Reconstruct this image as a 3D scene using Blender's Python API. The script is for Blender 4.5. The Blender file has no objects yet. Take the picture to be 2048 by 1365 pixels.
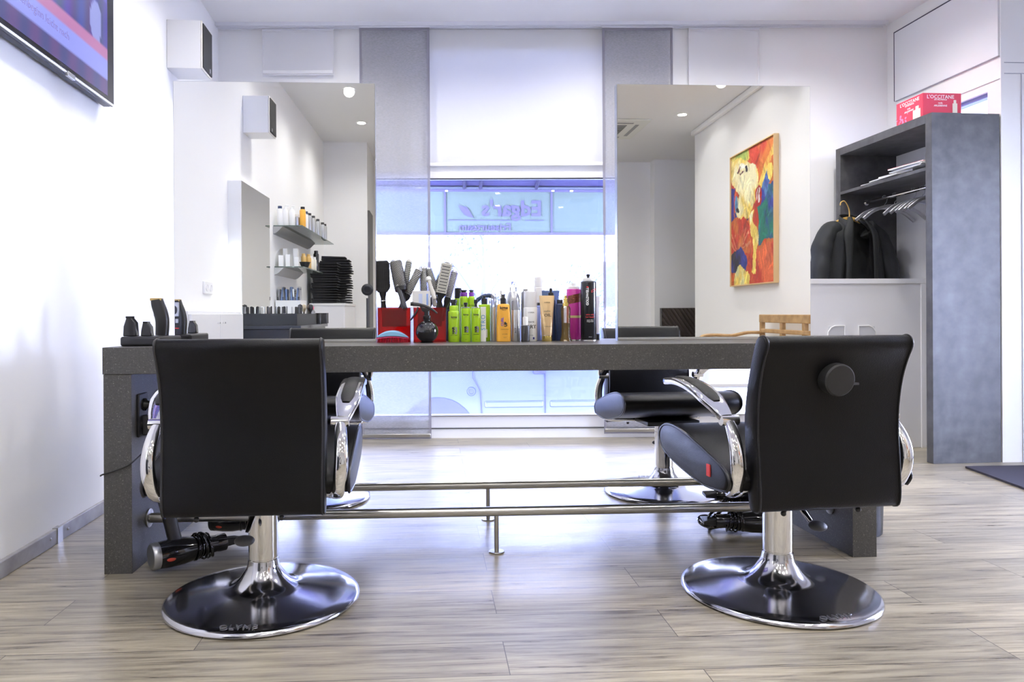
import bpy, math, random
from mathutils import Vector, Matrix
random.seed(7)
sc = bpy.context.scene
COL = sc.collection
PI = math.pi
# ------------------------------------------------------------------ camera
CAM_H, F_PX, PX0, PY0, YAW, ROLL = .856, 1440.0, 936.0, 640.0, math.radians(2.95), .005
cam = bpy.data.cameras.new('camera'); camo = bpy.data.objects.new('camera', cam); COL.objects.link(camo)
cam.sensor_width = 36; cam.lens = F_PX/2048*36
cam.shift_x = (1024-PX0)/2048; cam.shift_y = -(682.5-PY0)/2048
cam.clip_start = .05; cam.clip_end = 200
camo.matrix_world = (Matrix.Translation((0, 0, CAM_H)) @ Matrix.Rotation(-YAW, 4, 'Z') @ Matrix.Rotation(PI/2, 4, 'X') @ Matrix.Rotation(-ROLL, 4, 'Z'))
sc.camera = camo
def ray(px, py):
    x = px-PX0; y = py-PY0; u = (x-ROLL*y)/F_PX; v = (y+ROLL*x)/F_PX
    return (math.sin(YAW)+u*math.cos(YAW), math.cos(YAW)-u*math.sin(YAW), -v)
def at(px, py, Y):
    d = ray(px, py); t = Y/d[1]; return Vector((d[0]*t, Y, CAM_H+d[2]*t))
# ------------------------------------------------------------------ sky and exposure
w = bpy.data.worlds.new('sky'); sc.world = w; w.use_nodes = True
nt = w.node_tree; bg = nt.nodes['Background']
tc = nt.nodes.new('ShaderNodeTexCoord'); sp = nt.nodes.new('ShaderNodeSeparateXYZ'); cr = nt.nodes.new('ShaderNodeValToRGB')
nt.links.new(tc.outputs['Generated'], sp.inputs[0]); nt.links.new(sp.outputs['Z'], cr.inputs[0]); nt.links.new(cr.outputs[0], bg.inputs[0])
cr.color_ramp.elements[0].position = 0; cr.color_ramp.elements[0].color = (.74, .80, 1, 1)
cr.color_ramp.elements[1].position = .6; cr.color_ramp.elements[1].color = (.52, .60, 1, 1)
bg.inputs[1].default_value = 36.0
sc.view_settings.view_transform = 'Standard'; sc.view_settings.look = 'None'
sc.view_settings.exposure = 0.78; sc.view_settings.gamma = 1.0; sc.view_settings.use_curve_mapping = False
sc.cycles.max_bounces = 12; sc.cycles.diffuse_bounces = 5; sc.cycles.glossy_bounces = 6
sc.cycles.transparent_max_bounces = 24; sc.cycles.sample_clamp_indirect = 6
sc.cycles.caustics_refractive = False; sc.cycles.use_denoising = True
LAMP_W = 26.0          # watts of one ceiling downlight
LAMP_COL = (1, .975, .94)
# ------------------------------------------------------------------ materials
MATS = {}
def mat(name, col=(.8, .8, .8), rough=.5, metal=0, emit=None, estr=1, spec=None, bump=None, trans=0, alpha=None, coat=0):
    if name in MATS: return MATS[name]
    m = bpy.data.materials.new(name); m.use_nodes = True; MATS[name] = m
    b = m.node_tree.nodes['Principled BSDF']
    b.inputs['Base Color'].default_value = (*col, 1); b.inputs['Roughness'].default_value = rough; b.inputs['Metallic'].default_value = metal
    if spec is not None: b.inputs['Specular IOR Level'].default_value = spec
    if emit: b.inputs['Emission Color'].default_value = (*emit, 1); b.inputs['Emission Strength'].default_value = estr
    if trans: b.inputs['Transmission Weight'].default_value = trans
    if coat: b.inputs['Coat Weight'].default_value = coat
    if alpha is not None: b.inputs['Alpha'].default_value = alpha
    if bump:
        n = m.node_tree.nodes; l = m.node_tree.links
        t = n.new('ShaderNodeTexCoord'); x = n.new('ShaderNodeTexNoise' if bump[2] == 'noise' else 'ShaderNodeTexVoronoi')
        x.inputs['Scale'].default_value = bump[0]; bp = n.new('ShaderNodeBump'); bp.inputs['Strength'].default_value = bump[1]; bp.inputs['Distance'].default_value = .002
        l.new(t.outputs['Object'], x.inputs['Vector']); l.new(x.outputs[0], bp.inputs['Height']); l.new(bp.outputs[0], b.inputs['Normal'])
    return m
def speckle(name, cols, scale, rough, big=None):
    m = mat(name, cols[0], rough); n = m.node_tree.nodes; l = m.node_tree.links; b = n['Principled BSDF']
    t = n.new('ShaderNodeTexCoord'); x = n.new('ShaderNodeTexNoise'); x.inputs['Scale'].default_value = scale; x.inputs['Detail'].default_value = 4
    r = n.new('ShaderNodeValToRGB'); e = r.color_ramp.elements
    e[0].position = .36; e[0].color = (*cols[0], 1); e[1].position = .72; e[1].color = (*cols[1], 1)
    if len(cols) > 2: q = e.new(.66); q.color = (*[.5*(a+c) for a, c in zip(cols[0], cols[1])], 1); e[2].color = (*cols[2], 1)
    l.new(t.outputs['Object'], x.inputs['Vector']); l.new(x.outputs[0], r.inputs[0])
    out = r.outputs[0]
    if big:
        y = n.new('ShaderNodeTexNoise'); y.inputs['Scale'].default_value = big[0]; y.inputs['Detail'].default_value = 6; l.new(t.outputs['Object'], y.inputs['Vector'])
        r2 = n.new('ShaderNodeValToRGB'); r2.color_ramp.elements[0].position = .35; r2.color_ramp.elements[0].color = (*big[1], 1)
        r2.color_ramp.elements[1].position = .65; r2.color_ramp.elements[1].color = (*big[2], 1); l.new(y.outputs[0], r2.inputs[0])
        mx = n.new('ShaderNodeMixRGB'); mx.blend_type = 'MULTIPLY'; mx.inputs[0].default_value = 1; l.new(out, mx.inputs[1]); l.new(r2.outputs[0], mx.inputs[2]); out = mx.outputs[0]
    l.new(out, b.inputs['Base Color'])
    return m
def wood_floor():
    m = mat('grey oak planks', (.4, .36, .3), .33); n = m.node_tree.nodes; l = m.node_tree.links; b = n['Principled BSDF']
    g = n.new('ShaderNodeNewGeometry'); mp = n.new('ShaderNodeMapping'); mp.inputs['Location'].default_value = (.62, .085, 0)
    l.new(g.outputs['Position'], mp.inputs[0])
    br = n.new('ShaderNodeTexBrick'); br.offset = .37; br.offset_frequency = 2; br.inputs['Scale'].default_value = 1
    br.inputs['Brick Width'].default_value = 1.28; br.inputs['Row Height'].default_value = .181; br.inputs['Mortar Size'].default_value = .0011
    br.inputs['Mortar Smooth'].default_value = 0; br.inputs['Bias'].default_value = 0
    br.inputs['Color1'].default_value = (0, 0, 0, 1); br.inputs['Color2'].default_value = (1, 1, 1, 1); br.inputs['Mortar'].default_value = (.5, .5, .5, 1)
    l.new(mp.outputs[0], br.inputs[0])
    # long grain, shifted from plank to plank
    off = n.new('ShaderNodeVectorMath'); off.operation = 'MULTIPLY_ADD'; off.inputs[1].default_value = (7, 3, 0)
    l.new(br.outputs['Color'], off.inputs[0]); l.new(g.outputs['Position'], off.inputs[2])
    m2 = n.new('ShaderNodeMapping'); m2.inputs['Scale'].default_value = (1.3, 22, 1); l.new(off.outputs[0], m2.inputs[0])
    n1 = n.new('ShaderNodeTexNoise'); n1.inputs['Scale'].default_value = 2.2; n1.inputs['Detail'].default_value = 8; n1.inputs['Roughness'].default_value = .72; n1.inputs['Distortion'].default_value = .5
    l.new(m2.outputs[0], n1.inputs['Vector'])
    r = n.new('ShaderNodeValToRGB'); e = r.color_ramp.elements
    e[0].position = .34; e[0].color = (.085, .074, .057, 1); e[1].position = .60; e[1].color = (.42, .385, .295, 1)
    q = e.new(.43); q.color = (.26, .232, .18, 1)
    l.new(n1.outputs[0], r.inputs[0])
    m3 = n.new('ShaderNodeMapping'); m3.inputs['Scale'].default_value = (1.1, 4.5, 1); l.new(off.outputs[0], m3.inputs[0])
    n2 = n.new('ShaderNodeTexNoise'); n2.inputs['Scale'].default_value = 1.6; n2.inputs['Detail'].default_value = 3; l.new(m3.outputs[0], n2.inputs['Vector'])
    r2 = n.new('ShaderNodeValToRGB'); r2.color_ramp.elements[0].position = .3; r2.color_ramp.elements[0].color = (.74, .73, .73, 1)
    r2.color_ramp.elements[1].position = .65; r2.color_ramp.elements[1].color = (1.08, 1.06, 1.02, 1); l.new(n2.outputs[0], r2.inputs[0])
    mx = n.new('ShaderNodeMixRGB'); mx.blend_type = 'MULTIPLY'; mx.inputs[0].default_value = 1; l.new(r.outputs[0], mx.inputs[1]); l.new(r2.outputs[0], mx.inputs[2])
    tn = n.new('ShaderNodeMixRGB'); tn.blend_type = 'MULTIPLY'; tn.inputs[0].default_value = 1
    r3 = n.new('ShaderNodeValToRGB'); r3.color_ramp.elements[0].color = (.86, .86, .87, 1); r3.color_ramp.elements[1].color = (1.05, 1.03, 1, 1)
    l.new(br.outputs['Color'], r3.inputs[0]); l.new(mx.outputs[0], tn.inputs[1]); l.new(r3.outputs[0], tn.inputs[2])
    # knots
    m4 = n.new('ShaderNodeMapping'); m4.inputs['Scale'].default_value = (1.6, 4.6, 1); l.new(off.outputs[0], m4.inputs[0])
    vo = n.new('ShaderNodeTexVoronoi'); vo.inputs['Scale'].default_value = .9; l.new(m4.outputs[0], vo.inputs['Vector'])
    r4 = n.new('ShaderNodeValToRGB'); r4.color_ramp.elements[0].position = .03; r4.color_ramp.elements[0].color = (.42, .4, .38, 1)
    r4.color_ramp.elements[1].position = .13; r4.color_ramp.elements[1].color = (1, 1, 1, 1); l.new(vo.outputs['Distance'], r4.inputs[0])
    kn = n.new('ShaderNodeMixRGB'); kn.blend_type = 'MULTIPLY'; kn.inputs[0].default_value = .8; l.new(tn.outputs[0], kn.inputs[1]); l.new(r4.outputs[0], kn.inputs[2])
    fin = n.new('ShaderNodeMixRGB'); l.new(br.outputs['Fac'], fin.inputs[0]); l.new(kn.outputs[0], fin.inputs[1]); fin.inputs[2].default_value = (.06, .05, .045, 1)
    l.new(fin.outputs[0], b.inputs['Base Color'])
    bp = n.new('ShaderNodeBump'); bp.inputs['Strength'].default_value = .25; bp.inputs['Distance'].default_value = .001
    l.new(n1.outputs[0], bp.inputs['Height']); l.new(bp.outputs[0], b.inputs['Normal'])
    rr = n.new('ShaderNodeMapRange'); b.inputs['Specular IOR Level'].default_value = .75; rr.inputs[3].default_value = .22; rr.inputs[4].default_value = .38; l.new(n1.outputs[0], rr.inputs[0]); l.new(rr.outputs[0], b.inputs['Roughness'])
    return m
def see_through(name, col, tint, clear, gloss=.0, transl=.0, weave=False):
    """diffuse / translucent fabric or film that lets a share of the light pass straight through"""
    m = bpy.data.materials.new(name); MATS[name] = m; m.use_nodes = True; n = m.node_tree.nodes; l = m.node_tree.links
    for x in list(n): n.remove(x)
    out = n.new('ShaderNodeOutputMaterial'); d = n.new('ShaderNodeBsdfDiffuse'); d.inputs[0].default_value = (*col, 1)
    t = n.new('ShaderNodeBsdfTranslucent'); t.inputs[0].default_value = (*col, 1)
    m1 = n.new('ShaderNodeMixShader'); m1.inputs[0].default_value = transl; l.new(d.outputs[0], m1.inputs[1]); l.new(t.outputs[0], m1.inputs[2])
    c = n.new('ShaderNodeBsdfTransparent'); c.inputs[0].default_value = (*tint, 1)
    m2 = n.new('ShaderNodeMixShader'); m2.inputs[0].default_value = clear; l.new(m1.outputs[0], m2.inputs[1]); l.new(c.outputs[0], m2.inputs[2])
    if weave:
        g = n.new('ShaderNodeNewGeometry'); mp = n.new('ShaderNodeMapping'); mp.inputs['Scale'].default_value = (60, 60, 420); nz = n.new('ShaderNodeTexNoise'); nz.inputs['Scale'].default_value = 1; nz.inputs['Detail'].default_value = 3
        rg = n.new('ShaderNodeMapRange'); rg.inputs[1].default_value = .3; rg.inputs[2].default_value = .7; rg.inputs[3].default_value = clear-.12; rg.inputs[4].default_value = clear+.12
        l.new(g.outputs['Position'], mp.inputs[0]); l.new(mp.outputs[0], nz.inputs['Vector']); l.new(nz.outputs[0], rg.inputs[0]); l.new(rg.outputs[0], m2.inputs[0])
    last = m2
    if gloss:
        gl = n.new('ShaderNodeBsdfGlossy'); gl.inputs['Roughness'].default_value = .02; fr = n.new('ShaderNodeFresnel'); fr.inputs[0].default_value = 1.45
        ml = n.new('ShaderNodeMath'); ml.operation = 'MULTIPLY'; ml.inputs[1].default_value = gloss; l.new(fr.outputs[0], ml.inputs[0])
        m3 = n.new('ShaderNodeMixShader'); l.new(ml.outputs[0], m3.inputs[0]); l.new(m2.outputs[0], m3.inputs[1]); l.new(gl.outputs[0], m3.inputs[2]); last = m3
    l.new(last.outputs[0], out.inputs[0])
    return m
def vcol(name, rough=.5, emit=0):
    m = mat(name, rough=rough); n = m.node_tree.nodes; a = n.new('ShaderNodeVertexColor'); a.layer_name = 'Col'; b = n['Principled BSDF']
    if emit: b.inputs['Base Color'].default_value = (.01, .01, .01, 1); m.node_tree.links.new(a.outputs[0], b.inputs['Emission Color']); b.inputs['Emission Strength'].default_value = emit
    else: m.node_tree.links.new(a.outputs[0], b.inputs['Base Color'])
    return m
WALL = mat('white wall paint', (.86, .86, .86), .6)
CEIL = mat('ceiling paint', (.82, .82, .83), .7)
FLOOR = wood_floor()
LEATHER = mat('black leather', (.004, .004, .005), .36, bump=(420, .35, 'noise'), spec=.22)
PIPING = mat('black piping', (.008, .008, .01), .3)
CHROME = mat('polished chrome', (.82, .82, .84), .07, 1)
ALU = mat('polished aluminium', (.62, .62, .66), .13, 1)
STEEL = mat('brushed steel', (.5, .49, .47), .28, 1)
DESK = speckle('speckled grey laminate', [(.058, .056, .053), (.115, .11, .104), (.27, .26, .24)], 240, .42)
CONCRETE = speckle('concrete look laminate', [(.064, .064, .067), (.108, .108, .112)], 13, .5, big=(3.4, (.80, .80, .82), (1.15, 1.15, 1.18)))
MIRROR = mat('mirror glass', (.93, .94, .93), .0, 1)
EDGE = mat('mirror edge', (.35, .37, .42), .3, .6)
BLACK = mat('black plastic', (.012, .012, .014), .35)
BLACKG = mat('glossy black plastic', (.01, .01, .012), .1, coat=.5)
GREYP = mat('dark grey plastic', (.05, .05, .055), .5)
WHITE = mat('white plastic', (.82, .82, .82), .35)
WLAM = mat('white laminate', (.8, .8, .82), .3)
SILVER = mat('silver bottle', (.55, .56, .58), .28, .85)
GREEN = mat('lime green can', (.37, .60, .015), .3)
ORANGE = mat('amber orange bottle', (.83, .41, .045), .32)
MAGENTA = mat('magenta can', (.52, .04, .30), .22)
GOLD = mat('gold tube', (.78, .56, .30), .28, .75)
GOLDCAP = mat('gold cap', (.80, .60, .18), .18, .9)
PURPLE = mat('purple collar', (.19, .03, .38), .35)
BLUEP = mat('dusty blue tube', (.09, .15, .30), .35)
NAVY = mat('navy bottle', (.03, .05, .12), .3)
TEXTD = mat('dark print', (.03, .03, .03), .5)
TEXTW = mat('white print', (.9, .9, .9), .5)
TEXTR = mat('red print', (.75, .04, .04), .5)
TEXTV = mat('violet print', (.22, .12, .5), .5)
TEXTB = mat('blue print', (.08, .3, .6), .5)
GLASS = see_through('window glass', (.8, .8, .8), (.96, .97, 1), .985, gloss=.9)
GSHELF = see_through('shelf glass', (.3, .38, .36), (.72, .8, .78), .6, gloss=1)
REDA = see_through('red acrylic', (.6, .005, .015), (.9, .035, .06), .72, gloss=1.3, transl=.6)
AMBER = see_through('amber glass', (.55, .35, .08), (.93, .8, .55), .8, gloss=1.3, transl=.4)
CLEARP = see_through('clear plastic', (.6, .6, .65), (.85, .87, .9), .55, gloss=1.2, transl=.4)
OLIVE = see_through('dark oil', (.12, .09, .02), (.62, .5, .2), .5, gloss=1, transl=.4)
LINEN = see_through('grey linen', (.40, .40, .44), (1, 1, 1), .42, transl=.62, weave=True)
LINENH = see_through('grey linen hem', (.36, .35, .40), (1, 1, 1), .14, transl=.3)
SHEER = see_through('white sheer', (.88, .88, .9), (1, 1, 1), .25, transl=.08)
BLIND = see_through('white blind', (.9, .9, .9), (1, 1, 1), .0, transl=.42)
# ------------------------------------------------------------------ mesh helpers
class MB:
    def __init__(s): s.v = []; s.f = []; s.m = []; s.mi = 0
    def add(s, vs, fs):
        o = len(s.v); s.v += [tuple(v) for v in vs]; s.f += [tuple(i+o for i in f) for f in fs]; s.m += [s.mi]*len(fs); return s
    def box(s, x0, x1, y0, y1, z0, z1):
        return s.add([(x0,y0,z0),(x1,y0,z0),(x1,y1,z0),(x0,y1,z0),(x0,y0,z1),(x1,y0,z1),(x1,y1,z1),(x0,y1,z1)],
                     [(0,3,2,1),(4,5,6,7),(0,1,5,4),(1,2,6,5),(2,3,7,6),(3,0,4,7)])
    def prism(s, poly, a, b, axis='z'):
        n = len(poly)
        def mk(p, t):
            return (p[0],p[1],t) if axis == 'z' else ((t,p[0],p[1]) if axis == 'x' else (p[0],t,p[1]))
        vs = [mk(p,a) for p in poly]+[mk(p,b) for p in poly]
        return s.add(vs, [tuple(range(n-1,-1,-1)), tuple(range(n,2*n))]+[(i,(i+1)%n,n+(i+1)%n,n+i) for i in range(n)])
    def lathe(s, prof, seg=24, c=(0,0,0), sx=1, sy=1):
        vs = []; fs = []; n = len(prof)
        for r, z in prof:
            for k in range(seg):
                a = 2*PI*k/seg; vs.append((c[0]+r*sx*math.cos(a), c[1]+r*sy*math.sin(a), c[2]+z))
        for i in range(n-1):
            for k in range(seg):
                k2 = (k+1)%seg; fs.append((i*seg+k, i*seg+k2, (i+1)*seg+k2, (i+1)*seg+k))
        fs.append(tuple(range(seg-1,-1,-1))); fs.append(tuple((n-1)*seg+k for k in range(seg)))
        return s.add(vs, fs)
    def tube(s, pts, r, seg=10, closed=False):
        pts = [Vector(p) for p in pts]; n = len(pts); vs = []; fs = []
        rs = r if isinstance(r, (list, tuple)) else [r]*n
        up = None
        for i, p in enumerate(pts):
            if closed: t = (pts[(i+1)%n]-pts[i-1])
            else: t = (pts[min(i+1,n-1)]-pts[max(i-1,0)])
            t = t.normalized() if t.length > 1e-9 else Vector((0,0,1))
            if up is None: up = t.orthogonal().normalized()
            up = (up-t*up.dot(t)); up = up.normalized() if up.length > 1e-6 else t.orthogonal().normalized()
            sd = t.cross(up)
            for k in range(seg):
                a = 2*PI*k/seg; vs.append(p+(up*math.cos(a)+sd*math.sin(a))*rs[i])
        m = n if closed else n-1
        for i in range(m):
            j = (i+1)%n
            for k in range(seg):
                k2 = (k+1)%seg; fs.append((i*seg+k, i*seg+k2, j*seg+k2, j*seg+k))
        if not closed: fs.append(tuple(range(seg-1,-1,-1))); fs.append(tuple((n-1)*seg+k for k in range(seg)))
        return s.add(vs, fs)
    def sweep(s, pts, ws, ts, side=(1,0,0), seg=16, p=.55):
        """superelliptic strap: half width ws along side, half thickness ts across it"""
        pts = [Vector(q) for q in pts]; n = len(pts); vs = []; fs = []; sd = Vector(side)
        for i, q in enumerate(pts):
            t = (pts[min(i+1,n-1)]-pts[max(i-1,0)]).normalized(); a_ = (sd-t*sd.dot(t)).normalized(); b_ = t.cross(a_)
            for k in range(seg):
                a = 2*PI*k/seg; c, d = math.cos(a), math.sin(a)
                vs.append(q+a_*(ws[i]*math.copysign(abs(c)**p, c))+b_*(ts[i]*math.copysign(abs(d)**p, d)))
        for i in range(n-1):
            for k in range(seg):
                k2 = (k+1)%seg; fs.append((i*seg+k, i*seg+k2, (i+1)*seg+k2, (i+1)*seg+k))
        fs.append(tuple(range(seg-1,-1,-1))); fs.append(tuple((n-1)*seg+k for k in range(seg)))
        return s.add(vs, fs)
    def sphere(s, c, r, seg=16, rings=10, sc_=(1,1,1)):
        return s.lathe([(max(1e-4, r*math.sin(PI*i/rings))*1, -r*math.cos(PI*i/rings)*sc_[2]) for i in range(rings+1)], seg, c, sc_[0], sc_[1])
    def xf(s, M):
        s.v = [tuple(M @ Vector(v)) for v in s.v]; return s
    def merge(s, o, M=None):
        return s.add([tuple(M @ Vector(v)) if M else v for v in o.v], o.f)
    def build(s, name, m, parent=None, smooth=True, bevel=0, bseg=2, sub=0, angle=40):
        me = bpy.data.meshes.new(name); me.from_pydata(s.v, [], s.f)
        for q in (m if isinstance(m, (list, tuple)) else [m]): me.materials.append(q)
        if any(s.m): me.polygons.foreach_set('material_index', s.m)
        if smooth:
            me.polygons.foreach_set('use_smooth', [True]*len(me.polygons))
            try: me.set_sharp_from_angle(angle=math.radians(angle))
            except Exception: pass
        me.validate(); me.update()
        o = bpy.data.objects.new(name, me); COL.objects.link(o)
        if parent: o.parent = parent
        if bevel:
            b = o.modifiers.new('bevel', 'BEVEL'); b.width = bevel; b.segments = bseg; b.limit_method = 'ANGLE'; b.angle_limit = math.radians(35)
        if sub:
            b = o.modifiers.new('sub', 'SUBSURF'); b.levels = sub; b.render_levels = sub
        return o
def tag(o, label, cat, group=None):
    o['label'] = label; o['category'] = cat
    if group: o['group'] = group
    return o
def struct(o): o['kind'] = 'structure'; return o
def thing(name, label, cat, loc=(0,0,0), rz=0, group=None, rx=0, ry=0):
    o = bpy.data.objects.new(name, None); COL.objects.link(o); o.location = loc; o.rotation_euler = (rx, ry, rz); o.empty_display_size = .05
    return tag(o, label, cat, group)
def kids(o): return [c for c in bpy.data.objects if c.parent == o]
def copy_tree(o, parent=None):
    c = o.copy(); COL.objects.link(c)
    c.parent = parent
    for ch in kids(o): copy_tree(ch, c)
    return c
def dup(o, loc, rz=None, label=None, group=None):
    c = copy_tree(o); c.location = loc
    if rz is not None: c.rotation_euler.z = rz
    if label: c['label'] = label
    if group: c['group'] = group
    return c
def text(name, body, size, m, parent=None, loc=(0,0,0), rot=(PI/2,0,0), wrap=0, depth=.0004, align='CENTER', sx=1, vertical=False, mirror=False, bold=0, kern=1):
    """lettering as a mesh; vertical turns it to read upward, wrap bends it round a vertical axis of that radius"""
    cu = bpy.data.curves.new(name, 'FONT'); cu.body = body; cu.size = size; cu.align_x = align; cu.align_y = 'CENTER'; cu.extrude = depth; cu.offset = bold; cu.resolution_u = 2; cu.space_character = kern
    to = bpy.data.objects.new(name, cu); COL.objects.link(to)
    bpy.context.view_layer.update()
    me = bpy.data.meshes.new_from_object(to.evaluated_get(bpy.context.evaluated_depsgraph_get()))
    bpy.data.objects.remove(to); bpy.data.curves.remove(cu)
    for v in me.vertices:
        x, y, z = v.co; x *= sx
        if vertical: x, y = -y, x
        if mirror: x = -x
        if wrap:
            a = x/wrap; v.co = ((wrap+z)*math.sin(a), -(wrap+z)*math.cos(a)+wrap, y) if rot == (PI/2,0,0) else (x, y, z)
        else: v.co = (x, -z, y) if rot == (PI/2,0,0) else (x, y, z)
    me.materials.clear(); me.materials.append(m)
    if mirror: me.flip_normals()
    o = bpy.data.objects.new(name, me); COL.objects.link(o); o.parent = parent
    o.location = loc
    if rot != (PI/2,0,0): o.rotation_euler = rot
    return o
def smooth_path(pts, n=6):
    P = [Vector(p) for p in pts]; out = []
    for i in range(len(P)-1):
        a = P[max(i-1,0)]; b = P[i]; c = P[i+1]; d = P[min(i+2,len(P)-1)]
        for k in range(n):
            t = k/n; out.append(.5*((2*b)+(-a+c)*t+(2*a-5*b+4*c-d)*t*t+(-a+3*b-3*c+d)*t**3))
    out.append(P[-1]); return out

# ================================================================== THE ROOM
HC = 2.98
LW = lambda y: -1.382-.027*y            # left wall
WW = lambda x: 5.216-.046*x             # window wall
RW = lambda y: 3.531-.042*y             # right wall by the wardrobe
PW = lambda y: 3.0-.027*y               # wall with the painting
plan = [(-1.62,-4.4),(4.8,-4.4),(4.8,5.02),(3.5,5.3),(-1.75,5.5)]
struct(MB().prism(plan, -.1, 0).build('floor', FLOOR, smooth=False))
struct(MB().prism([(-1.75,-4.4),(4.8,-4.4),(4.8,5.1),(-1.75,5.4)], HC, HC+.12).build('ceiling', CEIL, smooth=False))
struct(MB().prism([(LW(-4.3),-4.3),(LW(5.4),5.4),(LW(5.4)-.15,5.4),(LW(-4.3)-.15,-4.3)], 0, HC).build('wall_left', WALL, smooth=False))
# window wall: opening X -1.25..2.45, z .085..1.93
wx0, wx1, wz0, wz1 = -1.28, 2.5, .075, 1.93
def wseg(mb, xa, xb, za, zb, d0=0, d1=.24):
    mb.prism([(xa, WW(xa)+d0),(xb, WW(xb)+d0),(xb, WW(xb)+d1),(xa, WW(xa)+d1)], za, zb)
mb = MB(); wseg(mb, -1.6, wx0, 0, HC); wseg(mb, wx1, 3.33, 0, HC); wseg(mb, wx0, -.01, wz1, HC); wseg(mb, 1.25, wx1, wz1, HC); wseg(mb, -.01, 1.25, wz1, wz1+.06); wseg(mb, -.01, 1.25, 2.8, HC); wseg(mb, wx0, wx1, 0, wz0)
struct(mb.build('wall_window_side', WALL, smooth=False))
win = bpy.data.objects.new('window_1', None); COL.objects.link(win); struct(win)
mb = MB()
wseg(mb, wx0, wx1, wz0, wz0+.085, .0, .07); wseg(mb, wx0, wx1, wz1-.05, wz1, .0, .07)
for x in (wx0, wx1-.05): wseg(mb, x, x+.05, wz0, wz1, 0, .07)
struct(mb.build('window_frame', mat('white window frame', (.8, .8, .83), .35), win, smooth=False, bevel=.004))
mb = MB(); wseg(mb, wx0+.02, wx1-.02, wz0+.0845, wz0+.0905, -.012, .08); struct(mb.build('window_sill', STEEL, win, smooth=False))
mb = MB(); wseg(mb, wx0, wx1, wz0-.008, wz0-.001, -.006, 0); struct(mb.build('sill_joint', GREYP, win, smooth=False))
mb = MB(); wseg(mb, wx0+.05, wx1-.05, wz0+.085, wz1-.05, .035, .041); wseg(mb, -.01, 1.25, wz1+.06, 2.8, .05, .056); struct(mb.build('window_pane', GLASS, win, smooth=False))
mb = MB(); wseg(mb, wx0+.05, wx1-.05, wz1-.058, wz1-.05, -.001, .03); struct(mb.build('window_seal', BLACK, win, smooth=False))
# right wall with panelled transom and glazed door leaf behind the wardrobe
mb = MB()
def rseg(mb, ya, yb, za, zb, d0=0, d1=.12): mb.prism([(RW(ya)+d0,ya),(RW(ya)+d1,ya),(RW(yb)+d1,yb),(RW(yb)+d0,yb)], za, zb)
rseg(mb, 4.95, 5.2, 0, HC); rseg(mb, 4.076, 4.95, 2.215, HC); rseg(mb, 4.076, 4.17, 0, 2.215); rseg(mb, 4.17, 4.95, 0, .1)
struct(mb.build('wall_right', WALL, smooth=False))
w2 = bpy.data.objects.new('window_2', None); COL.objects.link(w2); struct(w2)
mb = MB(); rseg(mb, 4.17, 4.95, .1, 2.2, .04, .046); struct(mb.build('window_pane', GLASS, w2, smooth=False))
mb = MB(); rseg(mb, 4.19, 4.95, 2.19, 2.215, .02, .07); struct(mb.build('window_seal', mat('blue grey seal', (.2, .25, .5), .4), w2, smooth=False))
tr = bpy.data.objects.new('trim_1', None); COL.objects.link(tr); struct(tr)
mb = MB(); g = .006
rseg(mb, 4.08, 4.97, 2.40, 2.885, -.012, 0); struct(mb.build('panel', mat('pale panel', (.8, .81, .84), .4), tr, smooth=False))
mb = MB(); rseg(mb, 4.08, 4.975, 2.885, 2.893, -.013, 0); rseg(mb, 4.97, 4.977, 2.40, 2.893, -.013, 0)
struct(mb.build('panel_shadow_gap', mat('dark gap', (.06, .06, .1), .6), tr, smooth=False))
mb = MB(); rseg(mb, 4.08, 4.97, 2.396, 2.40, -.013, 0); rseg(mb, 4.08, 4.97, 2.262, 2.266, -.004, 0); struct(mb.build('panel_seam', mat('pale gap', (.45, .46, .52), .6), tr, smooth=False))
mb = MB(); mb.prism([(3.358,4.071),(4.75,4.071),(4.75,4.0755),(4.75,4.2),(3.48,4.2),(3.48,4.0755),(3.358,4.0755)], 0, HC); struct(mb.build('wall_right_return', WALL, smooth=False))
mb = MB(); mb.box(3.378,4.6,4.067,4.0705,2.29,2.294); mb.box(3.378,4.6,4.067,4.0705,2.355,2.358); mb.box(3.48,3.483,4.067,4.0705,0,2.29); struct(mb.build('trim_2', mat('pale gap', (.45,.46,.52), .6), smooth=False))
mb = MB(); mb.prism([(PW(-2.45),-2.45),(PW(.8),.8),(PW(.8)+.12,.8),(PW(-2.45)+.12,-2.45)], 0, HC); struct(mb.build('wall_picture', WALL, smooth=False))
mb = MB(); mb.box(4.6,4.75,.68,2.2,0,HC); mb.box(4.6,4.75,3.3,4.07,0,HC); mb.box(4.6,4.75,2.2,3.3,2.1,HC); mb.box(3.099,4.6,.68,.8,0,HC); struct(mb.build('wall_entrance', WALL, smooth=False))
dr = bpy.data.objects.new('door_1', None); COL.objects.link(dr); struct(dr)
mb = MB(); mb.box(4.64,4.69,2.2,2.28,0,2.1); mb.box(4.64,4.69,3.22,3.3,0,2.1); mb.box(4.64,4.69,2.28,3.22,2.02,2.1); mb.box(4.64,4.69,2.28,3.22,0,.1); struct(mb.build('door_frame', WHITE, dr, smooth=False))
mb = MB(); mb.box(4.66,4.666,2.28,3.22,.1,2.02); struct(mb.build('door_pane', GLASS, dr, smooth=False))
mb = MB(); mb.box(-1.5,-.77,-3.25,-3.1,0,HC); mb.box(-.92,-.77,-4.2,-3.25,0,HC); mb.box(-.77,3.09,-4.3,-4.16,0,HC); mb.box(3.09,4.75,-4.12,-3.98,0,HC); mb.box(3.07,3.09,-4.16,-3.98,0,HC); struct(mb.build('wall_back', WALL, smooth=False))
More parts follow.
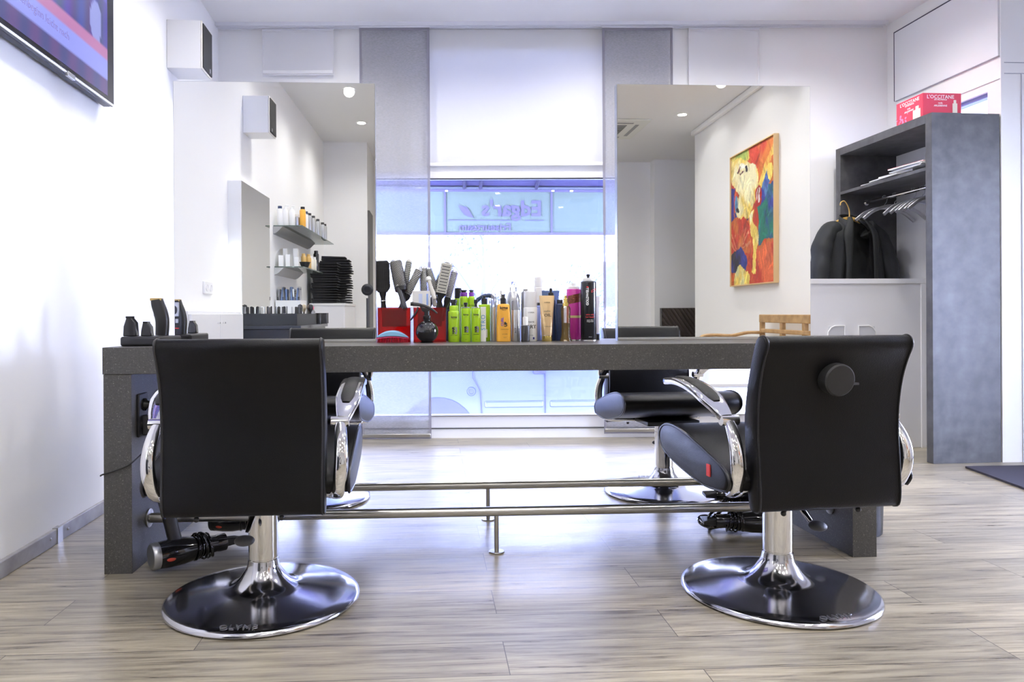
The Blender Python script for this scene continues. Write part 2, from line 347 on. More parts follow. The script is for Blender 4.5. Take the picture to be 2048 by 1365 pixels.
mb = MB(); mb.box(4.6,4.75,-3.98,-2.33,0,HC); mb.box(PW(-2.45)+.12,4.75,-2.45,-2.33,0,HC); struct(mb.build('wall_back_side', WALL, smooth=False))
mb = MB(); mb.box(-.77,-.745,-3.62,-3.12,0,2.15); struct(mb.build('door_2', mat('dark grey door', (.12,.12,.12), .5), smooth=False))
# baseboard, two lengths meeting behind the camera's left
SKIRT = speckle('grey wood skirting', [(.22,.21,.215),(.36,.35,.36)], 9, .4)
bb = bpy.data.objects.new('baseboard_left', None); COL.objects.link(bb); struct(bb)
for a, b_, e in ((-3.0, 2.87, .018), (2.88, 5.2, .014)):
    mb = MB(); mb.prism([(LW(a),a),(LW(a)+e,a),(LW(b_)+e,b_),(LW(b_),b_)], 0, .058); struct(mb.build('board', SKIRT, bb, smooth=False, bevel=.003))
mb = MB(); mb.prism([(LW(2.85),2.85),(LW(2.85)+.021,2.85),(LW(2.89)+.021,2.89),(LW(2.89),2.89)], 0, .061); struct(mb.build('joint_cover', STEEL, bb, smooth=False))
mb = MB()
for y in (2.80, 2.94): mb.sphere((LW(y)+.018, y, .033), .006, 8, 6, (.5,1,1))
struct(mb.build('screw', STEEL, bb))
mb = MB(); wseg(mb, 2.5, 3.3, 0, .058, -.015, 0); struct(mb.build('baseboard_back', WLAM, smooth=False))
# curtain track on the ceiling
mb = MB(); wseg(mb, -1.52, 3.27, HC-.012, HC, -.09, .0)
for k in range(3): wseg(mb, -1.52, 3.27, HC-.026, HC-.012, -.09+.03*k, -.083+.03*k)
struct(mb.build('trim_3', mat('track aluminium', (.74,.75,.79), .5), smooth=False))
# coving rail on the picture wall
mb = MB(); mb.prism([(PW(-2.45)-.05,-2.45),(PW(.8)-.05,.8),(PW(.8),.8),(PW(-2.45),-2.45)], HC-.06, HC); struct(mb.build('trim_4', WALL, smooth=False, bevel=.015))

# ------------------------------------------------------------------ downlights
def downlight(x, y, first=[None]):
    lab = {(2.67,-1.75):'recessed downlight mirrored left of the painting in the right mirror',(2.62,-.6):'recessed downlight mirrored at the top edge of the right mirror',(-.75,.2):'recessed downlight mirrored highest in the left mirror',(-.75,-1.0):'recessed downlight mirrored lower in the left mirror'}.get((x,y), 'unseen small round recessed downlight in the ceiling over the salon floor')
    t = thing('downlight', lab, 'ceiling light', (x, y, HC), group='recessed ceiling downlights')
    if first[0] is None:
        a = MB().lathe([(.045,-.004),(.062,-.004),(.064,-.001),(.064,.002)], 24).build('trim_ring', WHITE, t)
        b = MB().lathe([(.001,-.006),(.044,-.006),(.044,-.003)], 20).build('lens', mat('lamp glass', (1,1,1), .4, emit=(1,.93,.82), estr=30), t)
        first[0] = (a, b)
    else:
        for q in first[0]: c = q.copy(); COL.objects.link(c); c.parent = t
    l = bpy.data.lights.new('downlight_bulb', 'SPOT'); l.energy = LAMP_W; l.color = LAMP_COL; l.spot_size = math.radians(150); l.spot_blend = .9; l.shadow_soft_size = .05
    lo = bpy.data.objects.new('downlight_bulb', l); COL.objects.link(lo); lo.location = (0, 0, -.03); lo.parent = t
    return t
for x, y in ((-.75,-2.2),(-.75,-1.0),(-.75,.2),(-.35,1.4),(-.35,2.7),(.5,-2.9),(.5,-1.6),(.5,-.3),(.5,1.0),(.9,3.0),(1.7,-3.2),(1.6,-.3),(1.7,1.0),(2.67,-1.75),(2.62,-.6),(2.58,.55),(2.4,2.2),(2.3,3.5),(-.75,3.8),(.3,4.35),(1.9,4.4),(1.1,4.5),(2.6,4.3),(-.6,4.5)):  # the row nearest the window is unseen, added to brighten that wall
    downlight(x, y)
# ------------------------------------------------------------------ window textiles
def curtain(x0, x1, z0, z1, m, mh, label, off, name='curtain_panel', group=None, hem=.022):
    t = thing(name, label, 'curtain', ((x0+x1)/2, WW((x0+x1)/2)-off, z0), group=group)
    t.rotation_euler.z = math.atan(-.046); hw = (x1-x0)/2; n = 16
    vs = []; fs = []
    for i in range(n+1):
        x = -hw+hem+(2*hw-2*hem)*i/n
        for j, z in enumerate((hem, z1-z0-hem)): vs.append((x, .003*math.sin(i*.9), z))
    for i in range(n): fs.append((2*i, 2*i+2, 2*i+3, 2*i+1))
    MB().add(vs, fs).build('fabric', m, t)
    h = MB(); h.box(-hw,-hw+hem,-.001,.001,0,z1-z0); h.box(hw-hem,hw,-.001,.001,0,z1-z0); h.box(-hw+hem,hw-hem,-.001,.001,z1-z0-hem,z1-z0); h.box(-hw+hem,hw-hem,-.001,.001,0,hem)
    h.build('hem', mh, t, smooth=False)
    MB().box(-hw+.005,hw-.005,-.009,.003,.012,.036).build('weight_bar', STEEL if m is LINEN else WHITE, t, bevel=.003)
    MB().box(-hw,hw,-.006,.006,z1-z0,z1-z0+.012).build('glide_rail', mat('track aluminium'), t)
    return t
curtain(-.50, .0, -.0+.008, HC-.038, LINEN, LINENH, 'grey linen panel curtain behind the brushes, left of the clear window', .075, hem=.018)
curtain(1.235, 1.74, .035, HC-.038, LINEN, LINENH, 'grey linen panel curtain behind the left edge of the right mirror', .06, hem=.018)
curtain(-1.2, -.69, 2.62, HC-.038, SHEER, SHEER, 'short white sheer panel above the left mirror', .03, hem=.012)
curtain(1.865, 2.375, .35, HC-.038, SHEER, SHEER, 'white sheer panel above and behind the right mirror', .03, hem=.012)
bl = thing('roller_blind', 'wide white blind lowered over the top of the window', 'blind', (0,0,0))
mb = MB(); wseg(mb, -.02, 1.26, 1.985, HC-.03, -.02, -.017); mb.build('fabric', BLIND, bl, smooth=False)
mb = MB(); wseg(mb, -.02, 1.26, 1.965, 1.99, -.026, -.012); mb.build('bottom_bar', WHITE, bl, smooth=False, bevel=.003)

# ================================================================== OUTSIDE
ST = -.72
struct(MB().box(-14,16,5.55,7.0,-.35,-.14).build('pavement', mat('pale paving', (.6,.6,.6), .8), smooth=False))
struct(MB().box(-40,40,7.0,45,ST-.1,ST).build('street', mat('pale asphalt', (.45,.45,.47), .8), smooth=False))
struct(MB().box(3.6,40,-6,7.0,-.35,-.14).build('pavement', mat('pale paving'), smooth=False)); bpy.data.objects['pavement.001'].name = 'sidewalk'
aw = thing('awning', 'shopfront awning with blue valance seen through the window', 'awning', (0, 5.6, 2.1))
AV = mat('awning violet frame', (.016,.014,.064), .6); AT = mat('awning teal cloth', (.064,.092,.088), .8); AL_ = mat('awning pale bar', (.04,.05,.085), .5); AP = mat('awning violet print', (.05,.045,.11), .7)
mb = MB(); mb.add([(-3.2,-.1,.75),(4.6,-.1,.75),(4.6,1.9,.13),(-3.2,1.9,.13),(-3.2,-.1,.76),(4.6,-.1,.76),(4.6,1.9,.14),(-3.2,1.9,.14)], [(0,3,2,1),(4,5,6,7),(0,1,5,4),(2,3,7,6),(1,2,6,5),(3,0,4,7)]); mb.build('canopy_cloth', AV, aw, smooth=False)
mb = MB(); mb.box(-3.2,4.6,1.84,1.93,.115,.14); mb.build('front_bar', AL_, aw, smooth=False, bevel=.01)
mb = MB(); mb.box(-3.2,4.6,1.5,1.56,.16,.2); mb.build('cross_bar', AL_, aw, smooth=False)
for x in (-.35,.35,.52,1.1):
    mb = MB(); mb.tube([(x,.2,.6),(x,1.85,.12)], .018, 6); mb.build('rafter', mat('awning dark rib', (.008,.007,.035), .6), aw)
VB = at(900,468,7.5).z-2.1; VT = .12
mb = MB(); mb.box(-3.2,4.6,1.9,1.906,VB,VT); va = mb.build('valance', AT, aw, smooth=False)
mb = MB(); mb.box(-3.2,4.6,1.89,1.915,VT-.028,VT); mb.box(-3.2,4.6,1.89,1.915,VB-.012,VB+.014)
xa, xb = at(890,430,7.5).x, at(1103,430,7.5).x
for x in (xa, xb): mb.box(x-.01,x+.01,1.89,1.9,VB+.0145,VT-.0285)
mb.build('valance_border', AP, va, smooth=False)
zc = at(1000,419,7.5).z-2.1; xc = (at(958,419,7.5).x+at(1088,419,7.5).x)/2
text('lettering', "Edgar's", .225, AP, va, (xc, 1.893, zc), mirror=True, bold=.006, sx=1.0)
text('lettering', 'Friseurteam', .108, AP, va, (at(970,455,7.5).x, 1.893, at(970,455,7.5).z-2.1), mirror=True, bold=.0025, sx=1.05)
mb = MB(); z = at(1000,441,7.5).z-2.1; mb.box(at(897,441,7.5).x, at(1022,441,7.5).x, 1.89,1.893, z-.004, z+.004); mb.box(at(1050,441,7.5).x, at(1087,441,7.5).x, 1.89,1.893, z-.004, z+.004)
q = [(at(a,b,7.5).x, at(a,b,7.5).z-2.1) for a, b in ((916,411),(934,415),(940,424),(947,437),(930,431),(923,423))]; mb.prism(q[::-1], 1.89, 1.893, 'y'); mb.build('emblem', AP, va, smooth=False)
for px in (893, 1106, 1143):
    p = at(px, 382, 7.3); d = MB().box(p.x-.012,p.x+.012,p.y-5.6-.01,p.y-5.6+.01,p.z-2.1-.006,p.z-2.1+.004).build('lamp', mat('tiny lamp', (1,1,1), .5, emit=(1,1,1), estr=8), aw)

# parked van
PAINT = mat('pale silver blue paint', (.036,.046,.10), .45, spec=.3); VD = mat('van dark glass', (.05,.06,.1), .1)
van = thing('van', 'pale silver-blue van parked outside the shop window', 'van', (.6, 8.0, ST))
prof = [(-2.3,.28),(-2.34,.62),(-2.25,1.0),(-1.75,1.1),(-1.15,1.62),(-.9,1.72),(1.9,1.74),(2.15,1.6),(2.22,.9),(2.25,.3)]
prof = [(-x, z) for x, z in prof]
vs = []; fs = []; n = len(prof)
rows = [(0,-.1),(.0,-.0)]
def vsec(z, s_):      # half width by height: tumblehome above the belt, curve below
    t = max(0, (z-.95)/.8); u = max(0, (.6-z)/.35); return .86-.14*t*t-.05*u*u
mb = MB()
zs = [.28,.4,.5,.6,.68,.76,.82,.9,1.0]
def xr(z):   # x-extent at height z
    L, R = 9, -9
    for i in range(n):
        (xa_, za), (xb_, zb_) = prof[i], prof[(i+1)%n]
        if (za-z)*(zb_-z) <= 0 and za != zb_:
            x = xa_+(xb_-xa_)*(z-za)/(zb_-za); L = min(L, x); R = max(R, x)
    return L, R
NX = 40; zz = [.285,.38,.5,.58,.62,.7,.8,.86,.9,1.0,1.15,1.3,1.45,1.6,1.7,1.735]
for s_ in (-1, 1):
    vs = []; fs = []
    for z in zz:
        L, R = xr(z)
        for k in range(NX+1):
            x = L+(R-L)*k/NX; bul = vsec(z, s_)-.03*(abs(k/NX-.5)*2)**6+.006*math.sin((z-.6)*26)*(.5 < z < .75)
            vs.append((x, s_*bul+.86, z))
    for i in range(len(zz)-1):
        for k in range(NX):
            q = (i*(NX+1)+k, i*(NX+1)+k+1, (i+1)*(NX+1)+k+1, (i+1)*(NX+1)+k); fs.append(q if s_ < 0 else q[::-1])
    mb.add(vs, fs)
b0 = 0; cnt = len(zz)*(NX+1)
for i in range(len(zz)-1):
    for k in (0, NX):
        a = i*(NX+1)+k; b_ = (i+1)*(NX+1)+k; mb.f.append((a, b_, b_+cnt, a+cnt)); mb.m.append(0)
for k in range(NX):
    a = (len(zz)-1)*(NX+1)+k; mb.f.append((a, a+1, a+1+cnt, a+cnt)); mb.m.append(0)
body = mb.build('body', PAINT, van)
def vx(px): return at(px, 780, 8.05).x-.6
def vz(py): return at(1000, py, 8.05).z-ST
mb = MB()
cx, cz, R_ = vx(879)-.02, vz(868), .42
arch = [(cx+R_*math.cos(a), cz+R_*math.sin(a)) for a in [PI*k/16 for k in range(17)]]
mb.prism(arch[::-1], -.012, .05, 'y'); mb.build('wheel_arch', mat('van arch dark', (.006,.009,.03), .6), van, smooth=False)
for x_ in (cx, cx+2.75):
    t = MB(); t.lathe([(.001,-.1),(.19,-.1),(.2,-.08),(.31,-.09),(.33,-.06),(.33,.08),(.3,.1),(.001,.1)], 32); t.xf(Matrix.Translation((x_, .12, .33)) @ Matrix.Rotation(PI/2, 4, 'X')); t.build('wheel', mat('tyre', (.06,.06,.09), .7), van)
for x_ in (cx, cx+2.75):
    t = MB(); t.lathe([(.001,-.1),(.19,-.1),(.2,-.08),(.31,-.09),(.33,-.06),(.33,.08),(.3,.1),(.001,.1)], 32); t.xf(Matrix.Translation((x_, 1.6, .33)) @ Matrix.Rotation(PI/2, 4, 'X')); t.build('wheel', mat('tyre'), van)
fc = MB(); fc.lathe([(.001,.0),(.028,.0),(.03,.006),(.045,.006),(.05,0),(.052,-.012)], 24); fc.xf(Matrix.Translation((vx(942), -.004, vz(782))) @ Matrix.Rotation(PI/2, 4, 'X')); fc.build('fuel_cap', mat('van trim blue', (.018,.025,.08), .4), van)
mb = MB(); y = -.01
mb.tube([(vx(946),y,vz(715)),(vx(946),y,vz(756)),(vx(953),y,vz(768)),(vx(960),y,vz(782)),(vx(963),y,vz(830)),(vx(963),y,vz(845))], .006, 6)
mb.tube([(vx(1089),y,vz(700)),(vx(1089),y,vz(830)),(vx(1089),y,vz(845))], .006, 6); mb.build('door_gap', mat('van gap', (.004,.006,.03), .6), van)
for a, b_ in ((968,1086),(1098,1290)):
    mb = MB(); z0, z1 = vz(815), vz(801); mb.box(vx(a), vx(b_), -.02, .02, z0, z1); mb.build('rubbing_strip', mat('van strip', (.028,.037,.09), .4), van, bevel=.02, bseg=3)
mb = MB(); mb.box(vx(1065), vx(1088), -.05, -.01, vz(748), vz(738)); mb.build('door_handle', mat('van gap'), van, bevel=.008)
mb = MB(); mb.box(-1.9,.9,-.0,.03,1.08,1.5); mb.xf(Matrix.Translation((0,.06,0))); mb.build('side_window', VD, van)
# facades across the street
fac = thing('apartment_building', 'pale apartment block across the street beyond the trees', 'building', (0, 19, ST))
FA = mat('pale render', (.78,.78,.8), .8); FW = mat('window reveal', (.03,.032,.07), .5)
MB().box(-16,6.3,0,6,0,11).build('wall', FA, fac, smooth=False)
for k in range(5):
    for j in range(3):
        x = -12+3.9*k; z = 1.9+3*j; MB().box(x,x+1.5,-.06,.02,z,z+1.2).build('window', FW, fac, smooth=False)
MB().box(-16,6.3,-.12,0,4.0,4.12).build('cornice', FW, fac, smooth=False)
f2 = thing('balcony_building', 'pale house with a railed balcony seen right of the tree', 'building', (7.2, 17.5, ST))
MB().box(0,12,1.2,6,0,9).build('wall', FA, f2, smooth=False)
MB().box(-1.6,12,0,1.2,2.55,2.75).build('balcony_slab', FW, f2, smooth=False)
for k in range(5): MB().box(-1.5+k*1.3,-1.45+k*1.3,.0,.05,1.5,2.55).build('post', FW, f2, smooth=False)
MB().box(-1.6,12,0,.06,1.9,1.98).build('railing', FW, f2, smooth=False)
LEAF = [mat('leaf blue green', (.022,.042,.055), .7), mat('leaf blue', (.018,.028,.085), .7)]
BARK = mat('pale bark', (.028,.032,.07), .8)
def tree(x, y, h, r, seed, label, lean=0, dens=700, low=.35):
    rnd = random.Random(seed); t = thing('street_tree', label, 'tree', (x, y, ST))
    mb = MB(); P = [(lean*k/6*h*.4+.08*math.sin(k*1.7), 0, h*.8*k/6) for k in range(7)]; mb.tube(P, [.085-.009*k for k in range(7)], 8)
    for k in range(6):
        a = rnd.uniform(0, 6.28); b0 = Vector(P[2+k%4]); mb.tube([b0, b0+Vector((math.cos(a)*.5, math.sin(a)*.5, .7)), b0+Vector((math.cos(a)*1.1, math.sin(a)*1.1, 1.1))], [.028,.018,.008], 6)
    mb.build('trunk', BARK, t)
    mb = MB()
    cl = [(rnd.gauss(0,.45)*r+lean*.4*h, rnd.gauss(0,.4)*r, h*low+rnd.random()*h*(1-low)) for _ in range(26)]
    for k in range(dens*3):
        c = rnd.choice(cl); p = Vector((c[0]+rnd.gauss(0,.2)*r, c[1]+rnd.gauss(0,.2)*r, c[2]+rnd.gauss(0,.16)*r)); s_ = rnd.uniform(.025,.055)
        a = Vector((rnd.gauss(0,1),rnd.gauss(0,1),rnd.gauss(0,1))).normalized()*s_; b_ = a.orthogonal().normalized()*s_*.6
        mb.mi = rnd.randint(0,1); mb.add([p-a, p+b_, p+a, p-b_], [(0,1,2,3)])
    o = mb.build('leaves', LEAF, t, smooth=False); o['kind'] = 'stuff'
tree(1.2, 13.5, 4.6, 1.0, 3, 'slim leaning street tree behind the middle of the van', lean=-.18, dens=650, low=.3)
tree(2.9, 14.9, 2.6, 1.1, 5, 'low bushy tree beside the leaning street tree', dens=800, low=.35)
tree(6.0, 15.6, 3.0, 1.3, 8, 'bushy tree in front of the balcony house', dens=900, low=.4)

# ================================================================== DESK
DX0, DX1, DY0, DY1, DT = -1.11, 1.59, 2.493, 3.22, .768
dk = thing('styling_desk', 'long grey speckled styling desk with slab legs and thick top', 'desk', (.24, 2.857, 0))
def dloc(mb): return mb.xf(Matrix.Translation((-.24,-2.857,0)))
dloc(MB().box(DX0, DX1, DY0, DY1, DT-.091, DT)).build('desktop', DESK, dk, smooth=False, bevel=.0015)
dloc(MB().box(DX0+.002, DX0+.095, DY0+.003, DY1-.003, 0, DT-.092)).build('leg', DESK, dk, smooth=False, bevel=.001)
dloc(MB().box(DX1-.09, DX1-.002, DY0+.003, DY1-.003, 0, DT-.092)).build('leg', DESK, dk, smooth=False, bevel=.001)
def footrail(y, z, px, label):
    t = thing('foot_rail', label, 'foot rail', (px, y, 0), group='steel foot rails under the styling desk')
    MB().tube([(DX0+.1-px,0,z),(DX1-.095-px,0,z)], .0175, 16).build('bar', STEEL, t)
    MB().tube([(0,0,.003),(0,0,z-.01)], .0085, 12).build('post', STEEL, t)
    MB().lathe([(.001,0),(.029,0),(.029,.003),(.027,.005),(.001,.005)], 24).build('base_flange', STEEL, t)
    for x, s_ in ((DX0+.096-px, 1), (DX1-.091-px, -1)):
        m = MB().lathe([(.001,0),(.033,0),(.033,.004),(.02,.008),(.001,.008)], 24); m.xf(Matrix.Translation((x,0,z)) @ Matrix.Rotation(s_*PI/2, 4, 'Y')); m.build('wall_flange', STEEL, t)
footrail(2.641, .150, .237, 'brushed steel foot rail on the near side under the desk')
footrail(3.072, .148, .240, 'brushed steel foot rail on the window side under the desk')
# double mirrors
def desk_mirror(x0, x1, h, label):
    t = thing('standing_mirror', label, 'mirror', ((x0+x1)/2, 2.885, DT), rx=-.0045*-1, group='tall frameless mirrors on the styling desk')
    hw = (x1-x0)/2
    MB().box(-hw,hw,0,.002,0,h).build('mirror_glass', MIRROR, t, smooth=False)
    MB().box(-hw,hw,.036,.038,0,h).build('mirror_glass', MIRROR, t, smooth=False)
    MB().box(-hw-.0016,hw+.0016,.0021,.0359,.0002,h+.0014).build('edge_frame', EDGE, t, smooth=False)
    MB().box(-hw,hw,-.006,.0,0,.006).build('base_strip', STEEL, t, smooth=False)
    return t
desk_mirror(-1.005, -.219, 1.031, 'tall frameless mirror on the left half of the desk')
desk_mirror(.758, 1.559, 1.040, 'tall frameless mirror on the right half of the desk')

# ================================================================== CHAIRS
def barber_chair(label, knob=False, lx=-1, la=-93):
    t = thing('salon_chair', label, 'chair', group='black leather salon chairs round the desk')
    # trumpet base
    prof = [(.001,.0),(.286,.0),(.292,.006),(.291,.013),(.285,.017)]
    for k in range(14):
        r = .279-.224*(k/13)**.8 if k < 13 else .05
        u = (.29-r)/.24; prof.append((r, .018+.032*u+.05*max(0,(u-.72)/.28)**2.2))
    prof += [(.047,.115),(.0455,.125),(.001,.125)]
    b = MB().lathe(prof, 72).build('trumpet_base', ALU, t, angle=50)
    a0 = math.radians(la)
    text('lettering', 'OLYMP', .026, mat('embossed aluminium', (.4,.4,.43), .3, 1), b, (.26*math.cos(a0), .26*math.sin(a0), .0245), rot=(.13, 0, a0+PI/2), depth=.0012, kern=1.15, sx=1.15)
    MB().lathe([(.001,.10),(.0442,.10),(.0442,.127),(.043,.128),(.043,.131),(.0442,.132),(.0442,.30),(.043,.301),(.043,.304),(.0442,.305),(.0442,.345),(.001,.345)], 40).build('column', CHROME, t)
    MB().box(-.13,.13,-.12,.13,.345,.37).build('seat_plate', BLACK, t, bevel=.006)
    lv = MB().sweep([(-.02*lx,-.045,.335),(0,-.085,.31),(.012*lx,-.115,.27),(.018*lx,-.13,.242)] if lx < 0 else [(-.01,-.045,.335),(.01,-.08,.31),(.022,-.10,.275),(.034,-.115,.25)], [.010,.009,.008,.007], [.005]*4, seg=12).build('pump_lever', CHROME, t)
    m = MB(); m.sphere((0,0,0), .028, 20, 10, (1.05,.72,.4)); m.xf(Matrix.Translation((-.024,-.14,.222) if lx < 0 else (.048,-.13,.238)) @ Matrix.Rotation(.5, 4, 'X')); m.build('pedal_pad', GREYP, lv)
    # seat: lens-shaped side profile
    sp = smooth_path([(-.205,.372,0),(-.22,.40,0),(-.19,.432,0),(-.09,.462,0),(.03,.492,0),(.13,.508,0),(.2,.502,0),(.238,.475,0),(.232,.44,0),(.18,.408,0),(.06,.38,0),(-.08,.362,0),(-.205,.372,0)], 4)[:-1]
    vs = []; fs = []; sp = [(p[0], p[1]) for p in sp]; n = len(sp)
    cy = sum(p[0] for p in sp)/n; cz = sum(p[1] for p in sp)/n
    secs = [(-.286,.93),(-.284,.98),(-.278,1.0),(-.2,1.015),(0,1.0),(.2,1.015),(.278,1.0),(.284,.98),(.286,.93)]
    for x, k in secs:
        for y, z in sp: vs.append((x, cy+(y-cy)*k, cz+(z-cz)*k))
    for i in range(len(secs)-1):
        for k in range(n): fs.append((i*n+k, i*n+(k+1)%n, (i+1)*n+(k+1)%n, (i+1)*n+k))
    fs.append(tuple(range(n-1,-1,-1))); fs.append(tuple(range((len(secs)-1)*n, len(secs)*n)))
    se = MB().add(vs, fs).build('seat_cushion', LEATHER, t, angle=60)
    for x in (-.282,.282): MB().tube([(x, cy+(y-cy)*1.005, cz+(z-cz)*1.01) for y, z in sp], .0042, 6, closed=True).build('piping', PIPING, se)
    if knob: MB().box(-.289,-.286,-.120,-.100,.395,.430).build('care_tag', mat('red tag', (.6,.04,.03), .6), se)
    # back: S-curved panel
    rear = [(-.235,.332),(-.256,.342),(-.262,.38),(-.258,.46),(-.252,.54),(-.254,.62),(-.268,.70),(-.288,.755),(-.305,.79),(-.303,.812),(-.286,.822),(-.262,.815),(-.245,.79)]
    front = [(-.225,.74),(-.204,.67),(-.19,.6),(-.19,.52),(-.196,.44),(-.204,.37),(-.214,.338)]
    lp = smooth_path([(y,z,0) for y, z in rear+front+[rear[0]]], 3)[:-1]; lp = [(p[0],p[1]) for p in lp]; n = len(lp)
    cyb = lambda z: -.235 if z < .66 else -.235-(z-.66)*.24
    secs = [(-.221,.8),(-.219,.93),(-.213,1.0),(0,1.03),(.213,1.0),(.219,.93),(.221,.8)]
    vs = []; fs = []
    for x, k in secs:
        for y, z in lp:
            c = cyb(z); e = 0 if k > .99 else (1-k)*.02
            vs.append((x*(1+.03*(z-.58)), c+(y-c)*min(k,1.0), z-(z-.58)*e-.014))
    for i in range(len(secs)-1):
        for k in range(n): fs.append((i*n+k, (i+1)*n+k, (i+1)*n+(k+1)%n, i*n+(k+1)%n))
    fs.append(tuple(range(n))); fs.append(tuple(range((len(secs)-1)*n, len(secs)*n))[::-1])
    bk = MB().add(vs, fs).build('backrest', LEATHER, t, angle=60)
    for x in (-.2145,.2145): MB().tube([(x*(1+.03*(z-.58)), cyb(z)+(y-cyb(z))*1.0, z-.014) for y, z in lp], .0028, 6, closed=True).build('piping', PIPING, bk)
    for x in (-.13,.1): MB().sphere((x,-.236,.312), .008, 10, 6).build('bottom_button', BLACK, bk)
    for s_ in (-1, 1):
        # flat chrome arm with leather pad
        P = smooth_path([(s_*.262,-.165,.573),(s_*.266,-.12,.604),(s_*.27,-.05,.635),(s_*.272,.03,.653),(s_*.272,.10,.657),(s_*.27,.165,.650)], 4); n = len(P)
        ws = [.018+.019*min(1,i/6) for i in range(n)]; ws[-1] = .031
        ar = MB().sweep(P, ws, [.012]*n, seg=20, p=.4).build('armrest', CHROME, t, angle=50)
        Q = [p+Vector((0,-.002,.0115)) for p in P[4:-3]]; m = len(Q)
        MB().sweep(Q, [.021*min(1,.55+.3*min(i, m-1-i)) for i in range(m)], [.0045]*m, seg=16, p=.7).build('arm_pad', LEATHER, ar)
        MB().tube([(s_*.228,-.168,.566),(s_*.279,-.168,.566)], .015, 20).build('arm_joint', CHROME, ar)
        C = smooth_path([(s_*.255,-.175,.560),(s_*.260,-.21,.515),(s_*.262,-.226,.465),(s_*.258,-.222,.415),(s_*.248,-.195,.368),(s_*.225,-.13,.350),(s_*.12,-.06,.352)], 4); m = len(C)
        MB().sweep(C, [.016+.004*math.sin(PI*i/(m-1)) for i in range(m)], [.011+.003*math.sin(PI*i/(m-1)) for i in range(m)], seg=16, p=.8).build('arm_support', CHROME, t)
    if knob:
        kb = MB(); kb.lathe([(.001,.0),(.044,.0),(.046,.006),(.045,.036),(.041,.04),(.001,.041)], 40); kb.xf(Matrix.Translation((0,-.262,.69)) @ Matrix.Rotation(PI/2+.12, 4, 'X')); kb.build('adjusting_knob', mat('matt black rubber', (.014,.014,.015), .6), bk)
        kb = MB().box(.040,.058,-.298,-.282,.672,.678).build('knob_lever', GREYP, bk)
    return t
c1 = barber_chair('black leather salon chair with plain back, in front of the left mirror'); c1.location = (-.518, 2.245, 0); c1.rotation_euler.z = math.radians(1)
c2 = barber_chair('black leather salon chair with round knob on its back, in front of the right mirror', True, 1, -87); c2.location = (1.082, 2.205, 0); c2.rotation_euler.z = math.radians(6)
dup(c1, (1.145, 3.50, 0), PI+math.radians(4), 'black salon chair on the window side of the desk, behind the right mirror')
dup(c1, (-.59, 3.50, 0), PI-math.radians(4), 'black salon chair on the window side of the desk, behind the left mirror')
dup(c1, (-.50, -.55, 0), math.radians(100), 'black salon chair at the make-up counter, seen only in the left mirror')

# ================================================================== ON THE DESK
TOP = DT+.0003
FR, MI, BK = 2.86, 2.945, 3.03          # three rows of bottles
def X_(px, Y): return at(px, 660, Y).x
def HGT(py, Y, px=1000): return at(px, py, Y).z-TOP
def cyl_bottle(name, label, px0, px1, ytop, Y, bodym, capm=None, ycap=None, capw=.5, nozzle=None, ynoz=None, shoulder=.12, group='styling products on the desk', collar=None, cat='bottle', base=None, dome=False, part='cap', seg=28):
    """a can or bottle from its photographed width and heights; body up to ytop, cap to ycap, nozzle to ynoz"""
    Xc = (X_(px0,Y)+X_(px1,Y))/2; r = (X_(px1,Y)-X_(px0,Y))/2; h = HGT(ytop, Y)
    t = thing(name, label, cat, (Xc, Y, TOP), group=group)
    sh = shoulder*2*r
    cr_ = r*capw
    pr = [(.001,0),(r*.94,0),(r,.003),(r,h-sh),(r*.985,h-sh*.7),(r*.9,h-sh*.3),(max(cr_,r*.72),h-sh*.02),(.001,h)] if not dome else [(.001,0),(r*.94,0),(r,.003),(r,h-sh*1.8),(r*.97,h-sh*1.3),(r*.88,h-sh*.8),(r*.7,h-sh*.35),(cr_,h-.001),(.001,h)]
    b = MB().lathe(pr, seg).build('body', bodym, t)
    if base: MB().lathe([(.001,-.0001),(r*1.012,-.0001),(r*1.012,.004),(r*.99,.006),(.001,.006)], seg).build('rim', base, t)
    z = h
    if collar:
        zc = HGT(collar[1], Y); MB().lathe([(.001,z-.004),(r*collar[2],z-.004),(r*collar[2]*.97,zc),(.001,zc)], seg).build('collar', collar[0], t); z = zc
    if capm:
        zc = HGT(ycap, Y); hh = zc-z
        MB().lathe([(.001,z-.002),(cr_,z-.002),(cr_,zc-hh*.15),(cr_*.9,zc-hh*.03),(.001,zc)], seg).build(part, capm, t); z = zc
    if nozzle:
        zc = HGT(ynoz, Y); n = nozzle[1]*r
        m = MB().lathe([(.001,z-.002),(n*.75,z-.002),(n*.75,z+(zc-z)*.4),(n,z+(zc-z)*.45),(n,zc-.001),(.001,zc)], 16)
        m.tube([(0,0,zc-.005),(0,-n-.004,zc-.005)], .0022, 8)
        m.build('spray_nozzle', nozzle[0], t)
    return t, r, h
def label_text(t, r, s_, size, m, z, x=0, vertical=False, sx=1, bold=.0, depth=.0003, kern=1):
    return text('lettering', s_, size, m, t, (0, -r-.0004, z), wrap=r if not x else 0, vertical=vertical, sx=sx, bold=bold, depth=depth, kern=kern) if not x else text('lettering', s_, size, m, t, (x, -math.sqrt(max(r*r-x*x, 0))-.0008, z), vertical=vertical, sx=sx, bold=bold, depth=depth, kern=kern)
